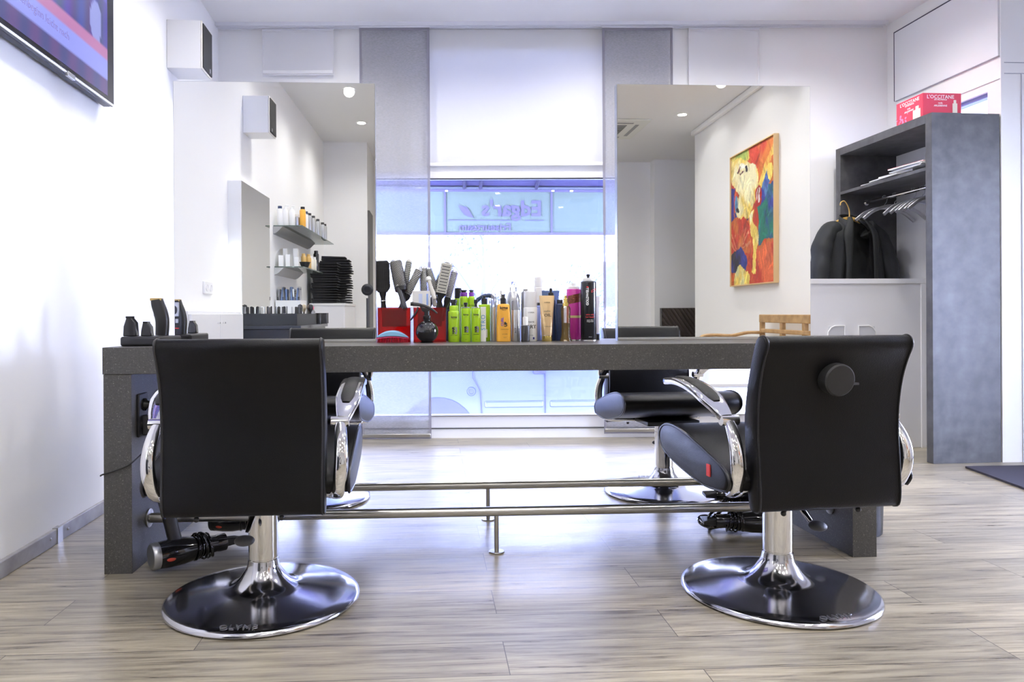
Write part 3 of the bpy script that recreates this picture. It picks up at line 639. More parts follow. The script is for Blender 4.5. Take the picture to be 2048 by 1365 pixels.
def kms(t, r, h, big=1):
    label_text(t, r, 'kms', .0125*big, TEXTD, h*.80, bold=.0003, sx=1.25)
    label_text(t, r, 'california', .0035*big, TEXTD, h*.74)
    label_text(t, r, 'HAIR', .0125*big, TEXTD, h*.37, x=.0015-.004*big, vertical=True, bold=.0008)
    label_text(t, r, 'PLAY', .0125*big, TEXTV, h*.37, x=.0015+.0065*big, vertical=True, bold=.0004)
    label_text(t, r, 'playable texture', .0042*big, TEXTD, h*.22)
    label_text(t, r, '200 ml', .0032*big, TEXTD, h*.07)
t, r, h = cyl_bottle('styling_spray', 'lime green spray bottle with domed black nozzle, left end of the green row', 896.5, 919, 622, FR, GREEN, GREEN, 611, .78, (BLACK, .62), 599, shoulder=.12); kms(t, r, h)
t, r, h = cyl_bottle('styling_spray', 'slim lime green can with silver rim, second in the front green row', 922, 941, 616, FR, GREEN, STEEL, 614, .9, (BLACK, .42), 605, shoulder=.22); kms(t, r, h, .85)
t, r, h = cyl_bottle('styling_spray', 'slim lime green can with silver rim, right end of the front green row', 942.5, 961.5, 616, FR, GREEN, STEEL, 614, .9, (BLACK, .42), 599, shoulder=.22); kms(t, r, h, .85)
cyl_bottle('shampoo_bottle', 'tall lime green bottle with square black cap, behind the leftmost spray', 908, 925, 597, BK, GREEN, BLACK, 576, .85, shoulder=.3)
for a, b_, lab in ((918.6,937,'lime green mousse can with purple collar, nearer the brushes'),(936.5,950,'lime green mousse can with purple collar, right of its twin')):
    t, r, h = cyl_bottle('mousse_can', lab, a, b_, 593, MI+.03, GREEN, PURPLE, 585, .78, (BLACK, .72), 580, shoulder=.35)
    label_text(t, r, 'kms', .0125, TEXTD, h*.80, sx=1.2)
t, r, h = cyl_bottle('pump_bottle', 'lime green bottle with a black pump and bar code, behind the white strip label', 957, 981, 609, MI, GREEN, BLACK, 597, .5, (BLACK, .3), 592, shoulder=.1)
MB().box(.002,.010,-r-.001,-r+.008,h*.1,h*.32).build('label', WHITE, t, smooth=False)
x0, x1 = X_(961.5, FR+.01), X_(972, FR+.01); h = HGT(614, FR)
t = thing('card_sign', 'narrow white card with blue hand lettering leaning on a green bottle', 'card', ((x0+x1)/2, FR+.01, TOP), group='styling products on the desk')
MB().box(-(x1-x0)/2, (x1-x0)/2, 0, .012, 0, h).build('card', WHITE, t, smooth=False, bevel=.001)
text('lettering', 'STRO', .024, TEXTB, t, (0, -.0004, h*.55), vertical=True, sx=1.0, kern=1.1)
cyl_bottle('spray_tube', 'slim silver spray tube with clear cap, left of the orange bottle', 982, 992.5, 614, MI-.03, SILVER, CLEARP, 586, .95, shoulder=.1)
cyl_bottle('small_bottle', 'small dark bottle with black cap beside the right red box', 891, 902, 619, BK-.03, NAVY, BLACK, 603, .8)
# orange tapered bottle
x0, x1 = X_(993, FR), X_(1021, FR); w_ = (x1-x0)/2; h = HGT(608.5, FR)
t = thing('styling_bottle', 'amber orange bottle tapering up to a black pump cap', 'bottle', ((x0+x1)/2, FR, TOP), group='styling products on the desk')
mb = MB(); P = [(1,.7,0),(1,.7,.3),(.93,.64,.7),(.86,.58,.97),(.74,.5,1.0)]; vs = []; fs = []; S = 24
for a, d, z in P:
    for k in range(S):
        an = 2*PI*k/S; c, s1 = math.cos(an), math.sin(an); vs.append((w_*a*math.copysign(abs(c)**.5,c), w_*d*math.copysign(abs(s1)**.5,s1), h*z))
for i in range(len(P)-1):
    for k in range(S): fs.append((i*S+k, i*S+(k+1)%S, (i+1)*S+(k+1)%S, (i+1)*S+k))
fs.append(tuple(range(S))[::-1]); fs.append(tuple((len(P)-1)*S+k for k in range(S)))
mb.add(vs, fs).build('body', ORANGE, t, bevel=.002)
z1 = HGT(597, FR); z2 = HGT(589, FR)
MB().lathe([(.001,h-.001),(.0125,h-.001),(.0125,z1),(.001,z1)], 24).build('cap', BLACK, t)
MB().lathe([(.001,z1),(.008,z1),(.0075,z2),(.001,z2)], 20).build('spray_nozzle', BLACKG, t)
yy = -w_*.7-.0008
text('lettering','kms',.016,TEXTD,t,(0,yy+.0022,h*.90),sx=1.25,bold=.0004); text('lettering','california',.0045,TEXTD,t,(0,yy+.0016,h*.84))
text('lettering','CURL',.014,TEXTV,t,(-.0060,yy+.0002,h*.53),vertical=True,bold=.0004); text('lettering','UP',.015,TEXTD,t,(.0075,yy+.0002,h*.46),vertical=True,bold=.001)
text('lettering','control creme',.0055,TEXTD,t,(.003,yy,h*.33)); text('lettering','curl & define',.0042,TEXTD,t,(.003,yy,h*.20)); text('lettering','150 ml',.004,TEXTD,t,(.003,yy,h*.11))
t, r, h = cyl_bottle('spray_bottle', 'slim silver bottle with clear cap, right of the orange bottle', 1023, 1040.5, 620, FR+.005, SILVER, CLEARP, 601, .96, shoulder=.06)
label_text(t, r, 'ACT', .011, TEXTD, h*.35, x=-.003, vertical=True)
t, r, h = cyl_bottle('mousse_bottle', 'large domed silver mousse bottle with pointed clear nozzle', 1013, 1040, 583, BK, SILVER, CLEARP, 574, .52, (CLEARP, .32), 563, shoulder=.42, dome=True)
cyl_bottle('mousse_bottle', 'grey bottle standing behind the white bottle', 1042, 1062, 583, BK, mat('mid grey bottle', (.33,.33,.36), .3, .6), SILVER, 578, .6, shoulder=.35)
t, r, h = cyl_bottle('oil_bottle', 'small black bottle with white cap in front of the white bottle', 1042, 1059.5, 651, FR-.03, mat('charcoal label', (.05,.05,.052), .4), WHITE, 634, .6, shoulder=.1)
t, r, h = cyl_bottle('styling_bottle', 'white bottle with tall rounded white cap and black print', 1047.5, 1074.5, 615, FR+.035, WHITE, mat('pearl white cap', (.74,.74,.76), .3), 583, .95, shoulder=.05)
label_text(t, r, "L'ORÉAL", .007, TEXTD, h*.84); label_text(t, r, 'tecni', .012, TEXTD, h*.57); label_text(t, r, 'ART', .020, TEXTD, h*.42, bold=.0004, sx=1.1); label_text(t, r, 'volume', .005, TEXTD, h*.18)
MB().box(.006,.012,-r-.0008,-r+.002,h*.06,h*.12).build('label', mat('navy label', (.02,.02,.2), .5), t, smooth=False)
# tubes standing on their caps
def tube_thing(label, px0, px1, pb0, pb1, ytop, ycap, Y, m, cm, name='tube'):
    x0, x1 = X_(px0,Y), X_(px1,Y); b0, b1 = X_(pb0,Y), X_(pb1,Y); h = HGT(ytop, Y); zc = HGT(ycap, Y)
    t = thing(name, label, 'tube', ((x0+x1)/2, Y, TOP), group='styling products on the desk'); wt, wb = (x1-x0)/2, (b1-b0)/2
    vs = []; fs = []; S = 28; P = [(0,wb,wb),(.04,wb*1.04,wb*1.02),(.5,(wb+wt)/2,wb*.75),(.93,wt*.99,.004),(1,wt,.0015)]
    for z, a, d in P:
        for k in range(S): an = 2*PI*k/S; vs.append((a*math.cos(an), d*math.sin(an), zc+(h-zc)*z))
    for i in range(len(P)-1):
        for k in range(S): fs.append((i*S+k, i*S+(k+1)%S, (i+1)*S+(k+1)%S, (i+1)*S+k))
    fs.append(tuple(range(S))[::-1]); fs.append(tuple((len(P)-1)*S+k for k in range(S)))
    MB().add(vs, fs).build('tube_body', m, t)
    MB().lathe([(.001,0),(wb*.96,0),(wb*1.0,.002),(wb*1.0,zc-.001),(.001,zc-.001)], 28).build('cap', cm, t)
    return t, h, wb
t, h, wb = tube_thing('gold cream tube standing on its shiny cap', 1079, 1109, 1084, 1104, 592, 672, FR, GOLD, GOLDCAP)
text('lettering','mythic',.010,TEXTD,t,(-.002,-wb*.85,h*.66)); text('lettering','OIL',.017,TEXTD,t,(0,-wb*.9,h*.57),sx=1.1); text('lettering',"L'ORÉAL",.0065,TEXTD,t,(0,-wb*.55,h*.85)); text('lettering','nourishing masque',.004,TEXTD,t,(0,-wb-.001,h*.33))
tube_thing('wide dusty blue tube behind the gold tube', 1084, 1119, 1090, 1112, 582, 668, BK, BLUEP, NAVY)
t, r, h = cyl_bottle('pump_bottle', 'dark blue pump bottle between the gold tube and the blue tube', 1092, 1112, 600, MI+.02, NAVY, BLACK, 586, .55, (BLACK, .3), 577)
cyl_bottle('small_bottle', 'navy bottle with flat black cap behind the amber glass bottle', 1112, 1128, 608, MI, NAVY, BLACK, 600, .7, shoulder=.2)
cyl_bottle('spray_bottle', 'pale frosted tall bottle in the back row, right of the white bottle', 1068, 1088, 575, BK+.02, WHITE, WHITE, 554, .9, shoulder=.1)
cyl_bottle('spray_bottle', 'frosted bottle with white pump nozzle in the back row', 997, 1008, 600, BK+.01, CLEARP, WHITE, 590, .6, (WHITE, .5), 581, shoulder=.3)
cyl_bottle('small_bottle', 'pale blue bottle peeping out between white bottle and gold tube', 1070, 1083, 612, BK-.03, mat('pale blue bottle', (.3,.36,.7), .3), BLACK, 606, .7, shoulder=.1)
cyl_bottle('spray_bottle', 'light grey bottle behind the orange bottle', 990, 1000, 610, BK-.02, SILVER, CLEARP, 592, .7, shoulder=.2)
# amber glass spray
xc = X_(1131.5, FR); t = thing('perfume_spray', 'clear amber glass spray bottle with gold pump', 'bottle', (xc, FR, TOP), group='styling products on the desk'); h = HGT(613, FR)
MB().lathe([(.001,0),(.0235,0),(.0225,.006),(.0185,.02),(.0175,.04),(.0185,h*.75),(.0195,h*.93),(.0165,h*.99),(.010,h),(.001,h)], 28).build('glass_body', AMBER, t)
MB().lathe([(.001,.006),(.016,.006),(.0145,.03),(.0145,h*.52),(.001,h*.52)], 24).build('oil', OLIVE, t)
MB().lathe([(.001,h),(.0125,h),(.0125,h+.012),(.009,h+.014),(.0085,h+.03),(.0055,h+.032),(.0055,h+.043),(.001,h+.043)], 24).build('pump', GOLDCAP, t)
# magenta can and hairspray
t, r, h = cyl_bottle('hairspray_can', 'tall magenta hairspray can with white top', 1133.5, 1161.5, 579, MI-.01, MAGENTA, WHITE, 574, .8, (WHITE, .38), 567, shoulder=.04, base=STEEL)
mb = MB(); q = []
for k in range(9): a = -1.1+2.2*k/8; q.append(a)
vs = []; fs = []
for k, a in enumerate(q):
    for z in (h*.70+.012*(k/8), h*.86+.014*(k/8)): vs.append(((r+.0004)*math.sin(a), -(r+.0004)*math.cos(a), z))
for k in range(8): fs.append((2*k, 2*k+2, 2*k+3, 2*k+1))
mb.add(vs, fs).build('print_band', speckle('brown hair print', [(.10,.02,.01),(.35,.1,.05),(.5,.2,.1)], 130, .4), t)
mb = MB(); vs = []; fs = []
for k, a in enumerate(q):
    for z in (h*.44, h*.485): vs.append(((r+.0004)*math.sin(a), -(r+.0004)*math.cos(a), z))
for k in range(8): fs.append((2*k, 2*k+2, 2*k+3, 2*k+1))
mb.add(vs, fs).build('gold_band', mat('pale gold print', (.6,.5,.25), .4), t)
t, r, h = cyl_bottle('hairspray_can', 'tallest can, black hairspray with red and white lettering', 1161.5, 1192.5, 563, FR+.01, mat('black can', (.012,.012,.016), .22), mat('white dome', (.8,.8,.8), .25), 557, .72, (BLACK, .24), 549, shoulder=.10, base=STEEL)
label_text(t, r, 'GOLDWELL', .0135, TEXTW, h*.74, x=-.010, vertical=True, bold=.0005)
MB().box(-.0135,-.0065,-r-.0006,-r+.003,h*.885,h*.905).build('label', TEXTR, t, smooth=False)
label_text(t, r, 'salon only', .0085, TEXTR, h*.44); label_text(t, r, 'hair laquer', .0085, TEXTR, h*.40)
label_text(t, r, 'super firm', .0065, TEXTW, h*.35); label_text(t, r, 'mega hold', .0065, TEXTW, h*.325); label_text(t, r, '600 ml', .0045, TEXTW, h*.07)
mb = MB(); a, b_, z0, z1 = .006, .024, h*.79, h*.86
for (p, q_) in (((a,z0+.004),(b_,z0+.012)),((a,z1-.006),(b_,z1+.003)),((a,z0+.004),(a,z1-.006)),((b_,z0+.012),(b_,z1+.003))):
    mb.tube([(p[0], -math.sqrt(r*r-p[0]**2)-.0006, p[1]), ((p[0]+q_[0])/2, -math.sqrt(r*r-((p[0]+q_[0])/2)**2)-.0006, (p[1]+q_[1])/2), (q_[0], -math.sqrt(r*r-q_[0]**2)-.0006, q_[1])], .0007, 5)
mb.build('stamp_frame', TEXTR, t)
tube_thing('white tube with black cap at the right end of the row', 1190, 1200, 1191, 1199, 594, 669, BK-.02, WHITE, BLACK)
# black claw-shaped spray trigger on a clear bottle, back row
Xc = X_(984, MI+.05); t = thing('spray_bottle', 'clear spray bottle with long curved black trigger head', 'bottle', (Xc, MI+.05, TOP), group='styling products on the desk'); z = HGT(600, MI+.05)
MB().lathe([(.001,0),(.022,0),(.022,z*.75),(.012,z*.93),(.012,z),(.001,z)], 20).build('body', CLEARP, t)
P = smooth_path([(.012,0,z+.004),(-.005,0,z+.016),(-.03,0,z+.016),(-.055,0,z+.004),(-.066,0,z-.012)], 4)
MB().sweep(P, [.011]*len(P), [.009*min(1,.4+.2*min(i,len(P)-1-i)) for i in range(len(P))], side=(0,1,0)).build('trigger', NAVY, t)

# red acrylic boxes with the brushes
def red_box(label, px0, px1, Y):
    x0, x1 = X_(px0,Y), X_(px1,Y); w_ = (x1-x0)/2; h = HGT(615, Y); d = .11
    t = thing('acrylic_box', label, 'box', ((x0+x1)/2, Y, TOP), group='red brush holders')
    g = .004
    for nm, a in (('front_wall', (-w_,w_,0,g,0,h)), ('back_wall', (-w_,w_,d-g,d,0,h)), ('side_wall', (-w_,-w_+g,g,d-g,0,h)), ('side_wall', (w_-g,w_,g,d-g,0,h)), ('floor_plate', (-w_+g,w_-g,g,d-g,0,g))):
        MB().box(*a).build(nm, REDA, t, smooth=False)
    MB().box(-w_+.016, w_-.016, .012, d-.012, h*.45, h*.45+.004).build('inner_shelf', REDA, t, smooth=False)
    MB().box(-w_+.016, w_-.016, .010, .0135, h*.45, h-.004).build('inner_wall', mat('dark red acrylic', (.09,.004,.008), .15), t, smooth=False)
    return t, h, w_, d
B1, bh, bw, bd = red_box('red translucent brush box left of its twin, behind the blue hair brush', 755.5, 821, FR)
B2, bh2, bw2, bd2 = red_box('red translucent brush box behind the black spray ball', 827, 892, FR)
BRB = mat('bristle black', (.015,.015,.02), .5); BAR = mat('ceramic barrel', (.55,.55,.5), .35); BRV = mat('violet bristle', (.16,.1,.4), .5); BEIGE = mat('beige handle', (.55,.53,.47), .4)
def frame(p0, p1):
    z = (Vector(p1)-Vector(p0)).normalized(); x = Vector((0,1,0)).cross(z).normalized(); y = z.cross(x)
    return Matrix(((x[0],y[0],z[0],p0[0]),(x[1],y[1],z[1],p0[1]),(x[2],y[2],z[2],p0[2]),(0,0,0,1)))
def round_brush(label, hb, ht, r, hm, Y, bristle=BRB, barrel=BAR, handle_px=None, tip=True, hl=.13, rb=.010):
    """hb, ht: pixels of the barrel's lower and upper end; the handle runs on below"""
    p0 = at(*hb, Y); p1 = at(*ht, Y+.012); L = (p1-p0).length
    t = thing('round_brush', label, 'brush', tuple(p0), group='round brushes in the red boxes'); t.rotation_euler = frame(p0, p1).to_euler()
    nz, na = (16, 14) if r < .02 else (22, 22)
    MB().lathe([(.001,0),(r*.9,0),(r,.003),(r,L-.003),(r*.85,L),(.001,L)], 24).build('barrel', barrel, t)
    m = MB()
    for j in range(nz):            # vent holes of the barrel
        for k in range(na):
            a = 2*PI*(k+.5*(j%2))/na; z = L*(j+.7)/(nz+.4); c, s1 = math.cos(a), math.sin(a); q = (r+.0003); e = .0021*r/.012 if r < .02 else .0022
            vs = [((q*c-s1*e*math.cos(u)), (q*s1+c*e*math.cos(u)), z+e*1.1*math.sin(u)) for u in [PI/3*i for i in range(6)]]
            m.add(vs, [tuple(range(6))])
    m.build('vent_holes', BRB, t, smooth=False)
    m = MB()
    for j in range(nz+2):
        for k in range(na):
            a = 2*PI*(k+.5*((j+1)%2))/na; z = L*(j+.3)/(nz+1.6); R2 = r+.0095*min(1, r/.014); c, s1 = math.cos(a), math.sin(a); e = .0010
            m.add([(r*.98*c-s1*e, r*.98*s1+c*e, z),(r*.98*c+s1*e, r*.98*s1-c*e, z),(r*.98*c, r*.98*s1, z+e*1.5),(R2*c, R2*s1, z+.0005)], [(0,1,3),(1,2,3),(2,0,3)])
    m.build('bristles', bristle, t, smooth=False)
    if tip: MB().lathe([(.001,L-.001),(r*.95,L-.001),(r*.8,L+.006),(r*.3,L+.012),(.001,L+.012)], 16).build('tip', SILVER if hm is BLACK else hm, t)
    MB().lathe([(.001,-hl),(rb*.9,-hl),(rb,-hl+.004),(rb*.85,-hl*.6),(rb,-.03),(r*1.1,-.018),(r*1.12,-.002),(.001,0)][::1], 20).build('handle', hm, t)
    return t
Yb = FR+.045
round_brush('thick round brush with ceramic barrel and herringbone vents, second from the left', (801,573), (791,524), .0235, BLACK, Yb-.02, hl=.10)
round_brush('round brush with grey tip leaning right between thick brush and its neighbour', (808,585), (818,524), .0125, BEIGE, Yb+.03, tip=True)
round_brush('round brush with silver tip leaning right, near the middle of the boxes', (815,588), (838,541), .0150, BLACK, Yb, hl=.11)
round_brush('upright round brush just left of the upside-down beige handles', (848,590), (846,538), .0125, BLACK, Yb+.02, hl=.11)
round_brush('dark round brush leaning left behind the beige handles', (872,585), (856,540), .0135, BLACK, Yb+.04, hl=.10)
round_brush('round brush with silver tip and violet bristles at the right end', (896,595), (909,545), .0125, BLACK, Yb+.03, BRV, hl=.10)
round_brush('black thermal brush behind the flat vent brush', (876,575), (898,528), .018, BLACK, Yb+.05, hl=.12)
# brushes standing head-down: beige handles
for pa, pb, lab in (((869,598),(858,562),'beige brush handle sticking up, the higher of the two'),((870,612),(866,590),'beige brush handle sticking up, the lower of the two')):
    p0 = at(*pa, FR-.008 if pa[1] < 600 else FR+.02); p1 = at(*pb, FR+.03); t = thing('hair_brush', lab, 'brush', tuple(p0), group='beige handled brushes'); t.rotation_euler = frame(p0, p1).to_euler(); L = (p1-p0).length
    MB().lathe([(.001,-.004),(.006,-.003),(.0095,.004),(.009,L*.4),(.0075,L*.8),(.008,L),(.001,L)], 18).build('handle', BEIGE, t)
    MB().lathe([(.001,L),(.0105,L),(.0115,L+.008),(.0095,L+.016),(.001,L+.018)], 18).build('ferrule', WHITE, t)
# paddle brush
p0 = at(766,592,Yb); p1 = at(762,521,Yb); t = thing('paddle_brush', 'wide black paddle brush at the left end of the brushes', 'brush', tuple(p0)); t.rotation_euler = frame(p0,p1).to_euler(); L = (p1-p0).length
m = MB(); hw = .031
pts = [(-hw*.55,.012),(-hw,.03),(-hw*1.05,L-.012),(-hw*.8,L-.001),(hw*.8,L-.001),(hw*1.05,L-.012),(hw,.03),(hw*.55,.012)]
m.prism([(x, z) for x, z in pts], -.006, .006, 'y'); m.build('head', BLACK, t, bevel=.004)
m = MB()
for i in range(9):
    for j in range(16):
        x = -hw*.9+hw*1.8*i/8; z = .03+(L-.045)*j/15; s1 = 1 if (i+j)%5 else -1
        m.tube([(x,-.006,z),(x+.012*(i-4)/4,-.020,z)], .0006, 4)
m.build('bristles', BRB, t)
m = MB()
for j in range(14): z = .03+(L-.045)*j/13; m.tube([(-hw,-.002,z),(-hw-.012,-.012,z+.001)], .0008, 4)
m.build('side_bristles', BRB, t)
MB().lathe([(.001,-.075),(.009,-.075),(.011,-.05),(.010,-.01),(.014,.005),(.016,.016),(.001,.016)], 18).build('handle', BLACK, t)
MB().lathe([(.001,-.022),(.0112,-.022),(.0112,-.018),(.001,-.018)], 18).build('ring', CHROME, t)
# extra dark handles in box 1 and handle of the thick brush pointing down to the front
p0 = at(809,617,FR-.012); p1 = at(796,572,FR+.01); t = thing('hair_brush', 'black brush with ribbed handle leaning over the front of the left red box', 'brush', tuple(p0)); t.rotation_euler = frame(p0,p1).to_euler(); L = (p1-p0).length
MB().lathe([(.001,0),(.007,.0),(.0095,.006),(.009,L*.45),(.0085,L*.6),(.0095,L*.65),(.0085,L*.7),(.0095,L*.75),(.0085,L*.8),(.009,L*.9),(.001,L)], 18).build('handle', GREYP, t)
m = MB(); m.lathe([(.001,0),(.004,0),(.004,.001),(.001,.001)], 14); m.xf(Matrix.Translation((0,-.0095,.012)) @ Matrix.Rotation(PI/2, 4, 'X')); m.build('hanging_hole', BRB, t)
MB().lathe([(.001,L-.001),(.008,L-.001),(.008,L+.003),(.001,L+.003)], 18).build('ring', WHITE, t)
# vent brush
p0 = at(882,588,FR+.02); p1 = at(894,527,FR+.02); t = thing('vent_brush', 'flat white vent brush with black slots in a black frame', 'brush', tuple(p0)); t.rotation_euler = frame(p0,p1).to_euler(); L = (p1-p0).length
m = MB(); hw = .0225; m.prism([(-hw*.9,0),(hw*.9,0),(hw,L*.96),(hw*.8,L),(-hw*.8,L),(-hw,L*.96)][::-1], -.004, .004, 'y'); m.build('vent_plate', mat('ivory plate', (.68,.67,.6), .4), t, bevel=.002)
m = MB()
for j in range(9):
    z = L*(.07+.1*j); m.box(-hw*.72, hw*.72, -.0046, -.0039, z, z+.0032)
    for i in range(9): x = -hw*.78+hw*1.56*i/8; m.box(x-.0009, x+.0009, -.0046, -.0039, z+.006, z+.0088)
m.build('slots', BRB, t, smooth=False)
m = MB()
for j in range(16):
    for s1 in (-1, 1): z = L*j/15; m.tube([(s1*hw,.002,z),(s1*(hw+.009),.004,z+.001)], .0007, 4)
m.build('bristles', BRB, t)
m = MB(); m.lathe([(.001,-.075),(.008,-.075),(.0095,-.06),(.009,-.02),(.022,.003),(.001,.003)], 16, sy=.5); m.build('handle', BLACK, t)
# card over box 2
p = at(842,612,FR-.0035); x0, x1, z1 = at(824.5,600,FR).x, at(861,600,FR).x, at(842,582,FR).z
t = thing('paper_card', 'white card with pale blue stripes standing in the right red box', 'card', ((x0+x1)/2, FR+.006, p.z-.01)); hh = z1-p.z+.01; w_ = (x1-x0)/2
MB().box(-w_,w_,0,.0012,0,hh).build('card', WHITE, t, smooth=False)
MB().box(w_*.55,w_*.75,-.0004,0,.012,hh-.012).build('stripe', mat('blue stripe', (.3,.45,.85), .5), t, smooth=False); MB().box(-w_*.3,w_*.1,-.0004,0,.012,hh-.012).build('stripe', mat('pale blue stripe', (.62,.7,.92), .5), t, smooth=False)
# blue detangling brush
Yq = FR-.07; x0, x1 = X_(752,Yq), X_(817,Yq); w_ = (x1-x0)/2; hq = HGT(659.5, Yq)
t = thing('detangling_brush', 'light blue and raspberry palm-sized hair brush lying in front of the left red box', 'brush', ((x0+x1)/2, Yq, TOP))
def arcshell(zf0, zf1, m, name, d=.026):
    vs = []; fs = []; NX_, NY_ = 18, 8
    for i in range(NX_+1):
        u = -1+2*i/NX_; wd = d*math.sqrt(max(.02, 1-abs(u)**2.4))
        for j in range(NY_+1):
            v = -1+2*j/NY_; vs.append((w_*u, wd*v, zf1(u)*(1-.30*v*v)+zf0(u)*.30*v*v))
    o = len(vs)
    for i in range(NX_+1):
        u = -1+2*i/NX_; wd = d*math.sqrt(max(.02, 1-abs(u)**2.4))
        for j in range(NY_+1): v = -1+2*j/NY_; vs.append((w_*u, wd*v, zf0(u)))
    W_ = NY_+1
    for i in range(NX_):
        for j in range(NY_):
            a = i*W_+j; fs.append((a,a+W_,a+W_+1,a+1)); fs.append((o+a,o+a+1,o+a+W_+1,o+a+W_))
        fs.append((i*W_, o+i*W_, o+(i+1)*W_, (i+1)*W_)); fs.append((i*W_+NY_, (i+1)*W_+NY_, o+(i+1)*W_+NY_, o+i*W_+NY_))
    for j in range(NY_): fs.append((j,j+1,o+j+1,o+j)); a = NX_*W_; fs.append((a+j,o+a+j,o+a+j+1,a+j+1))
    return MB().add(vs, fs).build(name, m, t)
base_ = lambda u: .016+.007*(1-u*u)
arcshell(lambda u: base_(u)+.004, lambda u: base_(u)+.006+(hq-.03)*(1-abs(u)**2.2), mat('light blue shell', (.25,.50,.72), .3), 'shell')
arcshell(lambda u: base_(u)-.002, lambda u: base_(u)+.0035, mat('raspberry base', (.55,.04,.13), .4), 'bristle_base', .024)
m = MB()
for i in range(19):
    for j in range(5):
        u = -.9+1.8*i/18; y = -.018+.009*j; m.tube([(w_*u, y*math.sqrt(1-u*u*.8), base_(u)),(w_*u*1.02, y*1.02*math.sqrt(1-u*u*.8), .0008)], [.0011,.0006], 5)
m.build('bristles', mat('raspberry bristle', (.42,.03,.09), .4), t)
# black spray ball
Yq = FR-.075; xc = X_(854, Yq); R_ = X_(877, Yq)-xc; t = thing('water_sprayer', 'round glossy black water sprayer in front of the right red box', 'spray bottle', (xc, Yq, TOP))
pr = [(.001,0),(.024,0),(.026,.002)]+[(R_*math.cos(a), R_*.97+R_*.97*math.sin(a)) for a in [math.radians(-62+9.2*k) for k in range(16)]]
pr = [p for p in pr if p[0] > .012 or p[1] < .01]+[(.0125, R_*1.93),(.0125, R_*1.98),(.001, R_*1.98)]
MB().lathe(pr, 40).build('ball_body', BLACKG, t)
z = R_*1.97; zt = HGT(606, Yq)
MB().lathe([(.001,z),(.0125,z),(.015,z+.003),(.015,z+.016),(.0105,z+.018),(.0105,z+.034),(.001,z+.034)], 24).build('collar', BLACK, t)
P = smooth_path([(-.052,0,zt-.004),(-.03,0,zt-.006),(-.005,0,zt-.012),(.02,0,zt-.024),(.040,0,zt-.040)], 4); n = len(P)
MB().sweep(P, [.009-.004*i/n for i in range(n)], [.0075-.0045*i/n for i in range(n)], side=(0,1,0)).build('spray_head', GREYP, t)
m = MB(); m.lathe([(.001,0),(.0085,0),(.0085,.013),(.001,.013)], 16); m.xf(Matrix.Translation((-.064,0,zt-.003)) @ Matrix.Rotation(PI/2, 4, 'Y')); m.build('nozzle', BLACK, t)
m = MB(); m.prism([(-.028,zt-.012),(.010,zt-.022),(.012,z+.03),(-.008,z+.03),(-.018,zt-.032)][::-1], -.006, .006, 'y'); m.build('head_body', BLACK, t, bevel=.003)
P = smooth_path([(-.034,0,zt-.016),(-.040,0,zt-.034),(-.052,0,zt-.052),(-.064,0,zt-.066)], 4); MB().sweep(P, [.006]*len(P), [.0035]*len(P), side=(0,1,0)).build('trigger', BLACK, t)
# clipper set on the left end of the desk
t = thing('clipper_stand', 'black charging tray with comb attachments on the left end of the desk', 'tray', (-1.035, 2.63, TOP))
MB().box(-.062,.075,-.03,.20,0,.034).build('tray', BLACK, t, bevel=.008, bseg=3)
for x, y, k in ((-.035,.0,1),(.02,.005,.8)):
    m = MB(); m.prism([(-.024*k,.0345),(.024*k,.0345),(.020*k,.075*k+.008),(.006,.095*k+.006),(-.012,.095*k+.006),(-.022*k,.070*k)], y-.012, y+.016, 'y'); m.xf(Matrix.Translation((x,0,0))); c_ = m.build('comb_attachment', BLACKG, t, bevel=.003)
    m = MB()
    for j in range(8): m.box(x+k*(-.0135+j*.0027), x+k*(-.012+j*.0027), y-.012, y+.014, .095*k+.004, .095*k+.011)
    m.build('comb_teeth', BLACKG, c_, smooth=False)
t2 = thing('hair_clipper', 'black hair clipper with brass blade standing upright in the tray', 'clipper', (-1.026, 2.785, TOP+.0345))
P = smooth_path([(.008,0,0),(.010,0,.05),(.004,0,.085),(-.006,0,.115),(-.010,0,.135)], 4); n = len(P)
MB().sweep(P, [.0225+.003*math.sin(PI*i/(n-1))-.001*(i/n) for i in range(n)], [.021-.005*(i/(n-1)) for i in range(n)], seg=24, p=.7).build('clipper_body', BLACK, t2)
MB().box(-.032,.010,-.014,.014,.131,.141).build('blade', mat('brass', (.5,.36,.14), .3, .9), t2, bevel=.002)
MB().box(-.030,.011,.0150,.0225,.070,.130).build('silver_face', SILVER, t2, bevel=.003)
m = MB(); m.lathe([(.001,0),(.012,0),(.012,.002),(.001,.003)], 20, sy=1.5); m.xf(Matrix.Translation((-.008,.0224,.098)) @ Matrix.Rotation(-PI/2, 4, 'X')); m.build('switch', GREYP, t2)
MB().box(-.006,.010,.0205,.0215,.022,.026).build('red_mark', TEXTR, t2, smooth=False); MB().box(-.004,.008,.0205,.0222,.045,.062).build('silver_badge', SILVER, t2, bevel=.003)
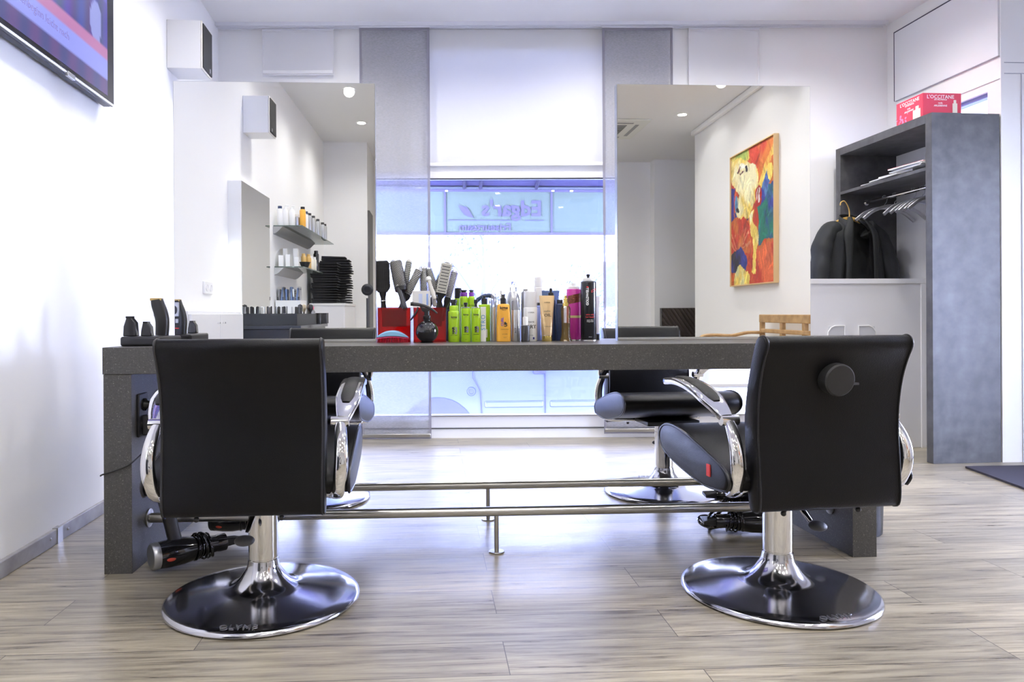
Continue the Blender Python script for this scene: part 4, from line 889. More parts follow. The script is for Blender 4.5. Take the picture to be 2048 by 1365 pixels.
# ================================================================== UNDER THE DESK
t = thing('socket_strip', 'black twin power socket on the inside of the left desk leg', 'power socket', (-1.0148, 2.57, .54))
MB().box(0,.010,-.035,.045,-.085,.065).build('plate', BLACK, t, bevel=.004)
for z in (-.045,.025):
    m = MB(); m.lathe([(.001,0),(.022,0),(.022,.006),(.018,.006),(.017,.001),(.001,.001)], 24); m.xf(Matrix.Translation((.0095,.005,z)) @ Matrix.Rotation(PI/2, 4, 'Y')); m.build('outlet', BLACKG, t)
t = thing('power_plug', 'black plug pushed into the upper socket on the desk leg', 'plug', (-1.003, 2.575, .565))
m = MB(); m.lathe([(.001,0),(.016,0),(.015,.012),(.008,.02),(.006,.045),(.001,.045)], 16); m.xf(Matrix.Rotation(PI/2, 4, 'Y')); m.build('plug_body', BLACK, t)
MB().tube(smooth_path([(.044,0,0),(.07,.02,-.005),(.09,.06,-.03),(.085,.10,-.10),(.08,.12,-.22)]), .003, 6).build('cord', BLACK, t)
t = thing('power_adapter', 'black power adapter hanging in the lower socket of the desk leg', 'adapter', (-1.003, 2.575, .495))
MB().box(0,.045,-.022,.022,-.035,.035).build('adapter_body', BLACK, t, bevel=.004)
MB().tube(smooth_path([(.03,-.0,-.034),(.025,-.02,-.07),(-.0,-.06,-.105),(-.02,-.087,-.125),(-.07,-.089,-.145),(-.104,-.089,-.155),(-.112,-.088,-.16)], 6), .0028, 6).build('cord', BLACK, t)

def hair_dryer(label, loc, rz, rx=0, handle=1, back=SILVER, tilt=0):
    t = thing('hair_dryer', label, 'hair dryer', loc, rz, 'hair dryers under the desk'); R3 = Matrix.Rotation(PI/2, 4, 'Y')   # barrel runs along +x
    m = MB(); m.lathe([(.001,.0),(.034,.0),(.0375,.004),(.038,.02),(.001,.02)], 32); m.xf(R3); m.build('rear_filter', back, t)
    m = MB(); m.lathe([(.001,.018),(.0375,.018),(.040,.05),(.039,.09),(.032,.13),(.026,.17),(.024,.19),(.001,.19)], 32); m.xf(R3); m.build('housing', BLACKG, t)
    m = MB(); m.lathe([(.001,.0),(.024,.0),(.026,.012),(.0255,.03),(.001,.03)], 24, sx=1); m.xf(Matrix.Translation((.185,0,0)) @ R3); nz = m.build('nozzle_ring', BLACKG, t)
    m = MB(); vs = [(.205,-.018,-.014),(.205,.018,-.014),(.205,.018,.014),(.205,-.018,.014),(.262,-.036,-.007),(.262,.036,-.007),(.262,.036,.007),(.262,-.036,.007)]
    m.add(vs, [(0,3,2,1),(4,5,6,7),(0,1,5,4),(1,2,6,5),(2,3,7,6),(3,0,4,7)]); m.build('nozzle', BLACK, t, bevel=.003)
    P = smooth_path([(.07,.0,.03*handle),(.062,.0,.07*handle),(.052,0,.12*handle),(.045,0,.155*handle)], 4)
    MB().sweep(P, [.016]*len(P), [.018]*len(P), side=(0,1,0)).build('handle', BLACK, t)
    cd = MB(); pts = []
    for k in range(90):
        a = 2*PI*k/15; pts.append((.12+.007*math.sin(k*.37)+k*.0006, (.035+.003*math.sin(k*.21))*math.cos(a), (.036+.003*math.cos(k*.13))*math.sin(a)+.002))
    cd.tube(pts, .0032, 6); cd.build('wound_cord', BLACKG, t)
    m = MB(); m.sphere((0,0,0), .010, 14, 8, (1.3,.25,.6)); m.xf(Matrix.Translation((.045,-.037,-.012))); m.build('badge', mat('red badge', (.5,.05,.02), .4), t)
    return t
d = hair_dryer('black hair dryer with silver rear filter lying on the floor by the left desk leg', (-.955, 2.50, .052), math.radians(18))
d.rotation_euler = (math.radians(-8), 0, math.radians(38)); d.location = (-.955, 2.50, .054); d.scale = (1.2, 1.2, 1.2)
d2 = hair_dryer('black hair dryer hanging behind the near foot rail at the left', (-.86, 2.86, .075), math.radians(-6), back=BLACK)
d3 = hair_dryer('black hair dryer lying behind the right front chair column, nozzle to the left', (1.36, 2.78, .050), math.radians(172), back=BLACK); d3.scale = (1.1,1.1,1.1)
d4 = hair_dryer('black hair dryer resting against the window side rail near the right desk leg', (1.40, 2.93, .118), math.radians(172), back=BLACK)
m = MB(); pts = []
rnd = random.Random(4)
for k in range(60): a = k*.55; pts.append(((.10-.0008*k)*math.cos(a)+.03*math.sin(k*.3), .055*math.sin(a*1.07), .010+.055*(k/60)+.010*math.sin(k*.9)))
m.tube(smooth_path(pts, 3), .0045, 6); o = m.build('cable_bundle', BLACKG); o.location = (1.18, 2.86, 0); o.scale = (1,1,1.5); tag(o, 'tangle of black cables on the floor at the right end under the desk', 'cables')
m = MB(); m.lathe([(.001,0),(.085,0),(.09,.006),(.10,.34),(.103,.345),(.097,.345),(.088,.01),(.001,.01)], 40); o = m.build('waste_bin', BLACK); o.location = (1.70, 2.80, 0); tag(o, 'round black waste bin beside the right desk leg', 'bin')

# ================================================================== LEFT WALL
def wall_rot(): return math.atan(.027)
tv = thing('television', 'large flat television with thin black frame high on the left wall', 'television', (LW(3.295)+.05, 3.295, 1.815), math.atan(.027))
TW_, TH_ = 1.23, .71
MB().box(-.035,-.004,-TW_,0,0,TH_).build('housing', BLACK, tv, bevel=.004)
MB().box(-.004,.012,-TW_,0,0,TH_).build('bezel', mat('bezel black', (.015,.015,.018), .12), tv, bevel=.004)
MB().tube([(.012,-TW_,.004),(.012,0,.004)], .005, 8).build('lower_edge', CHROME, tv)
NXs, NYs = 96, 54; vs = []; fs = []; cols = []
def screen_col(u, v):
    """u 0..1 from the right (window) edge to the left, v 0..1 bottom to top"""
    vv = v
    base = [.075+.018*math.sin(u*43+math.sin(v*4)), .065+.02*math.sin(u*37), .30+.09*math.sin(u*61+v*2)]
    if .30 < v < .60 and .06 < u < .2 and ((u-.10)/.05)**2+((v-.42)/.13)**2 < 1: base = [.30,.33,.72]
    if ((u-.33)/.018)**2+((v-.66)/.12)**2 < 1: base = [.45,.2,.35]
    if v > .6 and math.sin(u*40) > .4: base = [b*1.5 for b in base]
    if v < .10: base = [.10+.03*math.sin(u*50), .075, .24]
    if .10 <= v < .235: base = [.30,.33,.86]
    if .235 <= v < .31: base = [.50,.20,.42]
    return base
for i in range(NXs+1):
    for j in range(NYs+1):
        u, v = i/NXs, j/NYs; vs.append((.0125, -.07-(TW_-.09)*u, .028+(TH_-.044)*v)); cols.append((*[max(.0, c) for c in screen_col(u, v)], 1))
for i in range(NXs):
    for j in range(NYs): a = i*(NYs+1)+j; fs.append((a, a+1, a+NYs+2, a+NYs+1))
m = MB().add(vs, fs); so = m.build('screen', vcol('tv picture', .15, emit=.62), tv, smooth=False)
ca = so.data.color_attributes.new('Col', 'FLOAT_COLOR', 'POINT')
for k, c in enumerate(cols): ca.data[k].color = c
EMV = mat('screen lettering', (.02,.02,.02), .3, emit=(.20,.16,.5), estr=.6)
a = text('lettering', 'der Ölpreis ging zu Wochenbeginn leicht nach', .042, EMV, so, (.0135,-.82,.145), rot=(PI/2,0,PI/2), align='CENTER', depth=.0001)
EMW = mat('screen lettering light', (.02,.02,.02), .3, emit=(.7,.6,.9), estr=.7)
text('lettering', 'express  +++', .04, EMW, so, (.0135,-1.0,.205), rot=(PI/2,0,PI/2), align='CENTER', depth=.0001)
MB().box(.008,.020,-.45,-.39,-.012,.008).build('logo_bar', SILVER, tv, bevel=.002)
def wall_speaker(y, z, label, d=.20, w_=.199, h=.275):
    t = thing('wall_speaker', label, 'speaker', (LW(y)+.001, y, z), math.atan(.027), 'white wall loudspeakers')
    MB().box(0,w_-.012,0,d,0,h).build('cabinet', WHITE, t, bevel=.002)
    MB().box(w_-.011,w_-.003,.0,d,0,h).build('front_baffle', mat('cream baffle', (.75,.72,.66), .4), t, bevel=.002)
    MB().box(w_-.003,w_+.003,.010,d-.010,.010,h-.010).build('grille', mat('black cloth grille', (.015,.015,.016), .8), t, bevel=.003)
    MB().box(w_+.003,w_+.0045,.135,.15,.02,.045).build('badge', SILVER, t, smooth=False)
    return t
wall_speaker(4.18, 2.300, 'white loudspeaker with black grille on the left wall above the left mirror')
wall_speaker(.12, 2.235, 'white loudspeaker with black grille reflected in the left mirror')
def wall_socket(y, z):
    t = thing('wall_socket', 'white double wall socket on the left wall, reflected in the left mirror', 'power socket', (LW(y), y, z), math.atan(.027))
    MB().box(0,.014,-.075,.075,-.04,.04).build('plate', WHITE, t, bevel=.004)
    for k in (-.036,.036):
        m = MB(); m.lathe([(.001,0),(.022,0),(.022,.004),(.019,.004),(.018,.001),(.001,.001)], 24); m.xf(Matrix.Translation((.0135,k,0)) @ Matrix.Rotation(PI/2, 4, 'Y')); m.build('outlet', WLAM, t)
wall_socket(1.14, 1.05)
# backlit wall mirror
t = thing('wall_mirror', 'backlit box mirror on the left wall, reflected in the left desk mirror', 'mirror', (LW(.70), .70, .80), math.atan(.027))
MB().box(0,.092,-.78,0,0,1.01).build('box', WHITE, t, smooth=False, bevel=.002)
MB().box(.0921,.095,-.78,0,0,1.01).build('mirror_glass', MIRROR, t, smooth=False)
for y in (.004, -.794): MB().box(.05,.06,y,y+.01,.02,.55).build('light_strip', mat('light strip', (1,1,1), .5, emit=(.85,.93,1), estr=14), t, smooth=False)
# shallow white cupboard
t = thing('wall_cabinet', 'shallow white cupboard with two small knobs against the left wall', 'cabinet', (LW(1.75), 1.75, 0), math.atan(.027))
MB().box(.02,.10,-1.0,0,0,.90).build('body', WLAM, t, smooth=False, bevel=.002)
for a in (-.99,-.496):
    dd = MB().box(.1005,.118,a,a+.488,.01,.885).build('door', WLAM, t, smooth=False, bevel=.002)
    MB().tube([(.118,a+(.44 if a < -.6 else .05),.83),(.135,a+(.44 if a < -.6 else .05),.83)], .006, 10).build('knob', CHROME, dd)
# make-up counter with black tray
t = thing('makeup_counter', 'dark make-up counter with drawers along the left wall', 'counter', (LW(.60), .60, 0), math.atan(.027))
DKB = mat('dark blue black lacquer', (.018,.02,.028), .15)
MB().box(.02,.46,-1.10,0,0,.775).build('body', DKB, t, smooth=False, bevel=.002)
MB().box(.01,.48,-1.11,.01,.776,.800).build('worktop', mat('glossy dark top', (.03,.035,.05), .08), t, smooth=False, bevel=.002)
for a in (-1.09,-.545):
    for z in (.03,.40): dd = MB().box(.461,.478,a,a+.535,z,z+.36).build('drawer', DKB, t, smooth=False, bevel=.003); MB().box(.478,.485,a+.2,a+.34,z+.32,z+.33).build('handle', STEEL, dd, smooth=False)
tr_ = thing('makeup_tray', 'long black tray filled with make-up on the dark counter', 'tray', (LW(.45)+.06, .45, .8005), math.atan(.027))
for b_ in ((0,.36,-.75,0,0,.006),(0,.006,-.75,0,.006,.085),(.354,.36,-.75,0,.006,.085),(.006,.354,-.006,0,.006,.085),(.006,.354,-.75,-.744,.006,.085)): MB().box(*b_).build('tray_wall', mat('matt black tray', (.035,.038,.042), .5), tr_, smooth=False)
rnd = random.Random(11); cols_ = [BLACK, SILVER, WHITE, BLACKG, GREYP]
kinds = {}
names = ['make-up pencil','lipstick','mascara','small make-up pot']
for k in range(34):
    y = .40-.70*rnd.random(); x = LW(.4)+.09+.27*rnd.random(); hh = rnd.uniform(.09,.165); rr = rnd.choice([.005,.007,.009,.013]); mm = rnd.randrange(5)
    key = (round(rr,3), mm)
    if key not in kinds:
        t = thing('makeup_item', 'slim make-up pencil or tube standing upright in the black tray', 'make-up', (x, y, .8068), rnd.uniform(-.5,.5), 'make-up pencils and tubes in the tray', rnd.uniform(-.12,.12))
        MB().lathe([(.001,0),(rr,0),(rr,.08),(.001,.08)], 10).build('tube_body', cols_[mm], t); MB().lathe([(.001,.08),(rr*.9,.08),(rr*.8,.13),(.001,.135)], 10).build('cap', cols_[(mm+1)%5], t); kinds[key] = t
    else:
        c = dup(kinds[key], (x, y, .8068), rnd.uniform(-.5,.5)); c.rotation_euler.x = rnd.uniform(-.12,.12)
for k, (y, x) in enumerate(((-.17,-.98),(-.20,-1.04),(-.24,-1.0),(-.14,-1.06))):
    t = thing('makeup_brush', ['fluffy black powder brush standing highest in the tray','fluffy beige powder brush in the tray','brown fan-shaped make-up brush in the tray','small black round make-up brush in the tray'][k], 'make-up brush', (x, y, .807))
    MB().lathe([(.001,0),(.004,0),(.006,.09),(.001,.09)], 10).build('handle', BLACK, t)
    MB().lathe([(.001,.088),(.007,.09),(.019,.115),(.021,.13),(.016,.148),(.001,.156)], 16).build('brush_hair', [BRB, mat('beige hair', (.5,.42,.3), .8), mat('brown hair', (.12,.07,.05), .8), BRB][k], t)
t = thing('remover_bottle', 'clear bottle with pink cap at the end of the make-up tray', 'bottle', (-1.0, -.36, .8005)); MB().lathe([(.001,0),(.026,0),(.026,.10),(.013,.12),(.001,.12)], 20).build('body', CLEARP, t); MB().lathe([(.001,.12),(.017,.12),(.016,.145),(.001,.147)], 20).build('cap', mat('pink cap', (.75,.15,.25), .4), t)
o = MB().lathe([(.001,0),(.03,0),(.03,.085),(.027,.09),(.001,.09)], 24).build('jar', BLACK); o.location = (-.955, -.43, .8005); tag(o, 'round black jar at the end of the make-up counter', 'jar')
o = MB().box(-.04,.04,-.05,.05,0,.09).build('card_box', GREYP, smooth=False, bevel=.002); o.location = (-.93,-.55+.03,.8005-.0); o.location.y = -.505+.0; tag(o, 'small dark grey box beside the round black jar', 'box')
# small open rack above the tray
t = thing('display_rack', 'white rack with books and tester bottles behind the make-up tray', 'rack', (LW(-.75)+.005, -.60, .802), math.atan(.027))
MB().box(0,.22,-.25,0,0,.20).build('body', WHITE, t, smooth=False, bevel=.002)
for k in range(5):
    o = MB().box(-.006,.006,-.012,.012,0,.03).build('tester_bottle', NAVY if k%2 else BLACK, smooth=False, bevel=.002); o.location = (-1.33+.045*k, -.575, 1.003); tag(o, 'tiny dark tester bottle in a row on the white rack', 'bottle', 'tester bottles on the white rack')
for k in range(9):
    o = MB().box(-.007,.007,-.05,.05,0,.10+.01*(k%3)).build('leaflet', BLUEP if k%2 else CLEARP, smooth=False); o.location = (-1.34+.022*k, -.72, 1.003); o.rotation_euler.y = .12*math.sin(k*2); tag(o, 'slim upright leaflet holder on top of the white rack', 'leaflet', 'leaflets on the white rack')
# glass shelves with products
def glass_shelf(z, y0, y1, label):
    t = thing('glass_shelf', label, 'shelf', (LW((y0+y1)/2), (y0+y1)/2, z), math.atan(.027)); hl = abs(y1-y0)/2
    MB().box(.004,.255,-hl,hl,-.010,0).build('glass_plate', GSHELF, t, smooth=False)
    P = smooth_path([(.0,0,-.075),(.03,0,-.062),(.06,0,-.035),(.085,0,-.0105)], 3); m = MB()
    m.prism([(0,-.0105)]+[(p[0],p[2]) for p in P][::-1][:-1]+[(0,-.075)], -hl*.8, hl, 'y'); m.build('clamp_rail', mat('satin aluminium', (.4,.4,.4), .4, .6), t)
    return t
glass_shelf(1.655, -.57, -2.25, 'upper glass shelf of hair products on the left wall, reflected in the mirror')
glass_shelf(1.300, -.60, -1.55, 'lower glass shelf of hair products on the left wall, reflected in the mirror')
pb = {}
def shelf_bottle(kind, x, y, z, label, group):
    if kind not in pb:
        t = thing('product_bottle', label, 'bottle', (x,y,z), group=group)
        K = {'white': (WHITE, NAVY, .026, .155), 'orange': (ORANGE, BLACK, .027, .165), 'silver': (SILVER, GREYP, .024, .17), 'pump': (WHITE, WHITE, .028, .15), 'black': (BLACKG, BLACK, .028, .19), 'gold': (mat('gold bottle', (.6,.38,.12), .35), mat('gold bottle'), .024, .12), 'cream': (mat('cream bottle', (.75,.72,.62), .4), WHITE, .022, .12), 'low': (SILVER, WHITE, .026, .10)}[kind]
        r, h = K[2], K[3]
        MB().lathe([(.001,0),(r*.95,0),(r,.003),(r,h*.9),(r*.6,h),(.001,h)], 20).build('body', K[0], t)
        if kind == 'pump': MB().lathe([(.001,h),(.012,h),(.012,h+.012),(.004,h+.014),(.004,h+.03),(.001,h+.03)], 12).tube([(0,0,h+.03),(.03,0,h+.027)], .005, 8).build('pump', K[1], t)
        else: MB().lathe([(.001,h-.01),(r*.72,h-.01),(r*.7,h+.018),(.001,h+.02)], 16).build('cap', K[1], t)
        pb[kind] = t; return t
    return dup(pb[kind], (x,y,z), label=label, group=group)
row = [('white',-.62,.05),('pump',-.64,.09),('pump',-.66,.145),('low',-.74,.17),('orange',-.73,.225),('white',-.90,.20),('white',-.98,.20),('silver',-1.06,.19),('low',-1.10,.12),('silver',-1.17,.2),('silver',-1.27,.16),('silver',-1.36,.2),('silver',-1.47,.18),('silver',-1.6,.2),('silver',-1.74,.17),('silver',-1.87,.2),('silver',-2.0,.2)]
LB = {'white':'white bottle with dark blue cap on the upper glass shelf','pump':'white pump bottle on the upper glass shelf','orange':'orange bottle with black cap on the upper glass shelf','silver':'silver grey bottle in the row on the upper glass shelf','low':'low silver pot on the upper glass shelf'}
for k, y, x in row: shelf_bottle(k, LW(y)+x, y, 1.6552, LB[k], 'bottles on the upper glass shelf')
row = [('gold',-.93,.19),('gold',-1.0,.22),('cream',-1.06,.20),('gold',-1.12,.2),('cream',-1.19,.2),('cream',-1.26,.2),('cream',-1.34,.21),('black',-1.44,.21)]
LB = {'gold':'golden bottle on the lower glass shelf','cream':'cream coloured bottle on the lower glass shelf','black':'tall black spray can at the end of the lower glass shelf'}
for k, y, x in row: shelf_bottle(k, LW(y)+x, y, 1.3002, LB[k], 'bottles on the lower glass shelf')
for k, (y, x, w_, h) in enumerate(((-.66,.05,.05,.10),(-.70,.10,.05,.11),(-.80,.06,.08,.17),(-.80,.15,.08,.17),(-.72,.17,.03,.09))):
    o = MB().box(-.02,.02,-w_/2,w_/2,0,h).build('product_carton', WHITE, smooth=False, bevel=.001); o.location = (LW(y)+x, y, 1.3002); tag(o, ['low white carton at the near end of the lower shelf','second low white carton on the lower shelf','tall white carton against the wall on the lower shelf','tall white carton in front on the lower shelf','tiny white carton at the front of the lower shelf'][k], 'carton', 'cartons on the lower glass shelf')
t = thing('tint_bowl', 'black hair tint bowl with brush on the lower glass shelf', 'bowl', (LW(-.86)+.215, -.86, 1.3002)); MB().lathe([(.001,0),(.028,0),(.05,.055),(.048,.055),(.027,.004),(.001,.004)], 24).build('bowl', BLACK, t); MB().tube([(.0,-.03,.03),(.03,-.12,.062)], .004, 8).build('tint_brush', BLACK, t)
# white cabinet with towels
t = thing('white_cabinet', 'white cabinet under the stacks of black towels', 'cabinet', (-1.19, -2.42, 0))
MB().box(-.10,.27,-.62,.42,0,.97).build('body', WLAM, t, smooth=False, bevel=.002); MB().box(-.105,.28,-.63,.43,.971,.996).build('top', WHITE, t, smooth=False, bevel=.002)
MB().box(-.095,.26,.421,.438,.02,.955).build('door', WLAM, t, smooth=False, bevel=.002)
TWL = mat('black towelling', (.014,.014,.017), .95, bump=(260, .6, 'noise'))
def folded(w_, d_, h_, seed):
    r2 = random.Random(seed); S = 28; P = []; vs = []; fs = []
    for k in range(11):
        a = -PI/2+PI*k/10; P.append((math.cos(a)*.5, math.sin(a)*.5))
    m = MB(); Nn = 12
    lay = 2
    for L in range(lay):
        z0 = h_*L/lay; hh = h_/lay; vs = []; fs = []
        for i in range(Nn+1):
            y = -d_/2+d_*i/Nn; wob = .004*math.sin(i*1.3+seed+L)
            ring = [(w_/2+wob+hh*.5*c, z0+hh*.5+hh*.5*s1) for c, s1 in P]+[(-w_/2+wob, z0+hh), (-w_/2+wob-.003, z0+hh*.5), (-w_/2+wob, z0)]
            vs += [(x, y, z+.0015*math.sin(i+x*30)) for x, z in ring]
        n = len(P)+3
        for i in range(Nn):
            for k in range(n): fs.append((i*n+k, (i+1)*n+k, (i+1)*n+(k+1)%n, i*n+(k+1)%n))
        fs.append(tuple(range(n))); fs.append(tuple(range(Nn*n, Nn*n+n))[::-1]); m.add(vs, fs)
    return m
for s_i, (x, y, n, dd) in enumerate(((-1.14,-2.13,8,0),(-1.03,-2.40,9,1),(-1.13,-2.68,10,2))):
    z = .9965; m0 = folded(.26, .24, .052, s_i).build('folded_towel', TWL)
    lab = ['folded black towel in the stack nearest the lower glass shelf','folded black towel in the tall stack at the front corner of the cabinet','folded black towel in the rear stack on the white cabinet'][s_i]
    tag(m0, lab, 'towel', ['towels in the left stack','towels in the front corner stack','towels in the rear stack'][s_i]); m0.location = (x, y, z)
    for k in range(1, n):
        c = m0.copy(); COL.objects.link(c); c.location = (x+.012*math.sin(k*2.1+s_i), y+.010*math.cos(k*1.7), z+.0552*k); c.rotation_euler.z = .05*math.sin(k*3+s_i)
# headrest behind the make-up chair
t = thing('wash_stand', 'black neck rest disc on a slim stand behind the make-up chair', 'stand', (-.60,-1.10,0))
MB().lathe([(.001,0),(.14,0),(.14,.012),(.02,.02),(.012,.03),(.012,1.03),(.001,1.03)], 24).build('pole', GREYP, t)
m = MB(); m.lathe([(.001,-.018),(.045,-.018),(.056,-.01),(.056,.01),(.045,.018),(.032,.02),(.030,.012),(.001,.012)], 32); m.xf(Matrix.Translation((0,0,1.11)) @ Matrix.Rotation(-PI/2, 4, 'X')); m.build('disc', BLACK, t)

# ================================================================== PICTURE WALL
pt = thing('painting', 'tall abstract painting in yellow, red, blue and green with pale wood frame', 'painting', (PW(-.80)-.002, -.80, 1.135), math.atan(.027))
PWD, PHT = .98, 1.29; NXp, NYp = 150, 200; vs = []; fs = []; cols = []
rp = random.Random(2)
def n2(u, v, f, s=0): return math.sin(u*f*3.1+s+1.7*math.sin(v*f*1.3+s))*math.sin(v*f*2.7+s*2+1.3*math.sin(u*f+s))
def fb(u, v, s): return n2(u, v, 3, s)*.5+n2(u, v, 7.3, s+1)*.28+n2(v, u, 15.1, s+2)*.14+n2(u, v, 31, s+4)*.08
STR = []   # painted strokes: x, y, dx, dy, half width, colour
for k in range(420):
    STR.append((rp.random(), rp.random(), rp.uniform(-.09,.09), rp.uniform(-.12,.12), rp.uniform(.005,.016), rp.uniform(.72,1.32), rp.uniform(-.03,.05)))
GRID = {}
for q in STR:
    for i in range(int((min(q[0],q[0]+q[2])-.02)*10), int((max(q[0],q[0]+q[2])+.02)*10)+1):
        for j in range(int((min(q[1],q[1]+q[3])-.02)*10), int((max(q[1],q[1]+q[3])+.02)*10)+1): GRID.setdefault((i,j), []).append(q)
def ell(x, y, cx, cy, a, b, th=0):
    c, d = math.cos(th), math.sin(th); X, Y = (x-cx)*c+(y-cy)*d, -(x-cx)*d+(y-cy)*c; return (X/a)**2+(Y/b)**2
def mixc(a, b, t): t = max(0, min(1, t)); return [p+(q-p)*t for p, q in zip(a, b)]
def pcol(u, v):
    """u 0 at the far (left in the reflection) side, v 0 at the bottom"""
    x, y = u+.055*fb(u, v, 1), v+.05*fb(u, v, 3.3); n = fb(u, v, 6)
    RED, ORA, YEL, WHT, BLU, GRN, DRK, SKY = [.50,.045,.025],[.60,.17,.035],[.80,.58,.12],[.86,.80,.50],[.035,.045,.28],[.02,.20,.14],[.03,.025,.04],[.12,.28,.50]
    c = mixc(RED, ORA, .5+n*1.6)
    if y > .78: c = mixc(RED, ORA, .35+n*2+.3*math.sin(x*26+y*9))
    if y > .93 and x < .45: c = mixc(YEL, [.35,.45,.1], n*2+.4)
    if x > .64 and .30 < y < .70-.15*(1-x): c = mixc(GRN, BLU, .3+n*1.8)
    if ell(x,y,.80,.68,.20,.07,.7) < 1: c = mixc(BLU, SKY, .5+n*2)
    if x < .10 and .45 < y < .76: c = mixc(BLU, [.12,.04,.3], .5+n*2)
    if .12 < x < .42 and .47 < y < .56: c = mixc(BLU, DRK, .3+n*2)
    yl = min(ell(x,y,.30,.82,.33,.13,-.25), ell(x,y,.42,.68,.25,.17,.6), ell(x,y,.25,.60,.12,.12))
    if yl < 1: c = mixc(WHT, YEL, (yl-.25)*1.1+n*1.6)
    if abs((y-.78)-(x-.80)*.75) < .045 and x > .56: c = mixc(YEL, ORA, n*1.5)
    if ell(x,y,.93,.77,.05,.06) < 1: c = YEL
    if ell(x,y,.30,.885,.13,.022,-.12) < 1: c = mixc(WHT, [.9,.88,.8], .6)
    if ell(x,y,.17,.87,.045,.016,.6) < 1 or ell(x,y,.38,.86,.028,.034,.3) < 1 or ell(x,y,.25,.842,.07,.008) < 1: c = mixc(DRK, [.3,.05,.03], n*2)
    if ell(x,y,.155,.625,.035,.075,.15) < 1: c = mixc(SKY, WHT, .2+n*2)
    if ell(x,y,.19,.585,.035,.028) < 1: c = DRK
    e = ell(x,y,.665,.62,.075,.085,-.25)
    if e < 1: c = [.42,.02,.02]
    if e < .5 and abs(math.sin(x*70-y*14)) > .72: c = [.85,.78,.74]
    if .40+.10*math.sin(y*5+.4) < x-.02 < .50+.12*math.sin(y*5+.4)+.03*math.sin(y*38) and .06 < y < .52: c = mixc(YEL, WHT, .2+n*2.5)
    d = ell(x,y,.20,.35,.30,.165)
    if d < 1: c = mixc(ORA, RED, .6+n*2)
    if .12 < d < .8 and y < .40 and math.sin(math.atan2(y-.22,x-.22)*24) > .45: c = mixc([.72,.36,.2], RED, .4)
    if ell(x,y,.15,.175,.26,.095,-.1) < 1: c = mixc(BLU, DRK, .2+n*1.8)
    if ell(x,y,.27,.03,.19,.10) < 1: c = mixc(YEL, [.55,.6,.35], n*2.2)
    if x > .60 and y < .27: c = mixc(RED, [.7,.14,.05], .5+n*2)
    for q in GRID.get((int(u*10), int(v*10)), ()):
        L2 = q[2]**2+q[3]**2+1e-9; t = max(0, min(1, ((u-q[0])*q[2]+(v-q[1])*q[3])/L2)); dd = math.hypot(u-q[0]-t*q[2], v-q[1]-t*q[3])
        if dd < q[4]: c = [min(1, a_*q[5]+q[6]*.3) for a_ in c]
    k = 1+.10*rp.uniform(-1,1)
    return [max(.01, min(1, q*k*.92)) for q in c]
for i in range(NXp+1):
    for j in range(NYp+1):
        u, v = i/NXp, j/NYp; vs.append((-.034, -PWD/2+.012+(PWD-.024)*u, .012+(PHT-.024)*v)); cols.append((*pcol(u, v), 1))
for i in range(NXp):
    for j in range(NYp): a = i*(NYp+1)+j; fs.append((a, a+NYp+2-1+0, a+NYp+2, a+1) if False else (a, a+1, a+NYp+2, a+NYp+1))
cv = MB().add(vs, fs).build('canvas', vcol('painted canvas', .55), pt, smooth=False)
ca = cv.data.color_attributes.new('Col', 'FLOAT_COLOR', 'POINT')
for k, c in enumerate(cols): ca.data[k].color = c
FW_ = mat('pale oak frame', (.62,.42,.2), .45)
for b_ in ((-.045,0,-PWD/2,-PWD/2+.010,0,PHT),(-.045,0,PWD/2-.010,PWD/2,0,PHT),(-.045,0,-PWD/2+.010,PWD/2-.010,0,.010),(-.045,0,-PWD/2+.010,PWD/2-.010,PHT-.010,PHT)): MB().box(*b_).build('frame_bar', FW_, pt, smooth=False)
# teak bench
TEAK = speckle('teak wood', [(.34,.2,.08),(.52,.34,.16)], 14, .5)
bn = thing('garden_bench', 'teak bench with slatted back and curved arms under the painting', 'bench', (2.90, .12, 0), math.atan(.027))
BL = .60
def bx(nm, *b_): return MB().box(*b_).build(nm, TEAK, bn, smooth=False, bevel=.006)
bx('top_rail', -.01,.025,-BL,BL,.79,.86); bx('middle_rail', -.008,.02,-BL+.02,BL-.02,.70,.735); bx('lower_rail', -.008,.02,-BL+.02,BL-.02,.50,.54)
for k in range(5): y = -BL+.28+.16*k*1.9-.02; 
for y in (-BL,-.21,.17,BL-.045): bx('post', -.006,.03,y,y+.045,0 if abs(y) > .5 else .5,.80)
bx('seat_board', -.48,-.02,-BL,BL,.40,.43)
for y in (-BL+.01, BL-.055): bx('leg', -.48,-.435,y,y+.045,0,.66)
for y in (-BL+.02,BL-.03):
    P = smooth_path([(.0,y,.70),(-.12,y,.70),(-.26,y,.675),(-.40,y,.68),(-.50,y,.675),(-.535,y,.655)], 4); MB().sweep(P, [.028]*len(P), [.014]*len(P), side=(0,1,0)).build('armrest', TEAK, bn)
# air conditioning cassette
ac = thing('air_conditioner', 'white ceiling air conditioning cassette, reflected in the right mirror', 'air conditioner', (1.98,-2.35,HC))
MB().box(-.42,.42,-.42,.42,-.022,-.001).build('panel', mat('warm white panel', (.75,.75,.7), .4), ac, bevel=.008)
m = MB(); [m.box(-.2,.2,-.2+.05*k,-.175+.05*k,-.026,-.021) for k in range(9)]; m.build('grille', mat('grille shadow', (.12,.12,.12), .6), ac, smooth=False)
for b_ in ((-.25,.25,.29,.33),(-.25,.25,-.33,-.29),(.29,.33,-.25,.25),(-.33,-.29,-.25,.25)): MB().box(*b_,-.0245,-.0215).build('air_slot', mat('slot shadow', (.3,.3,.3), .6), ac, smooth=False)
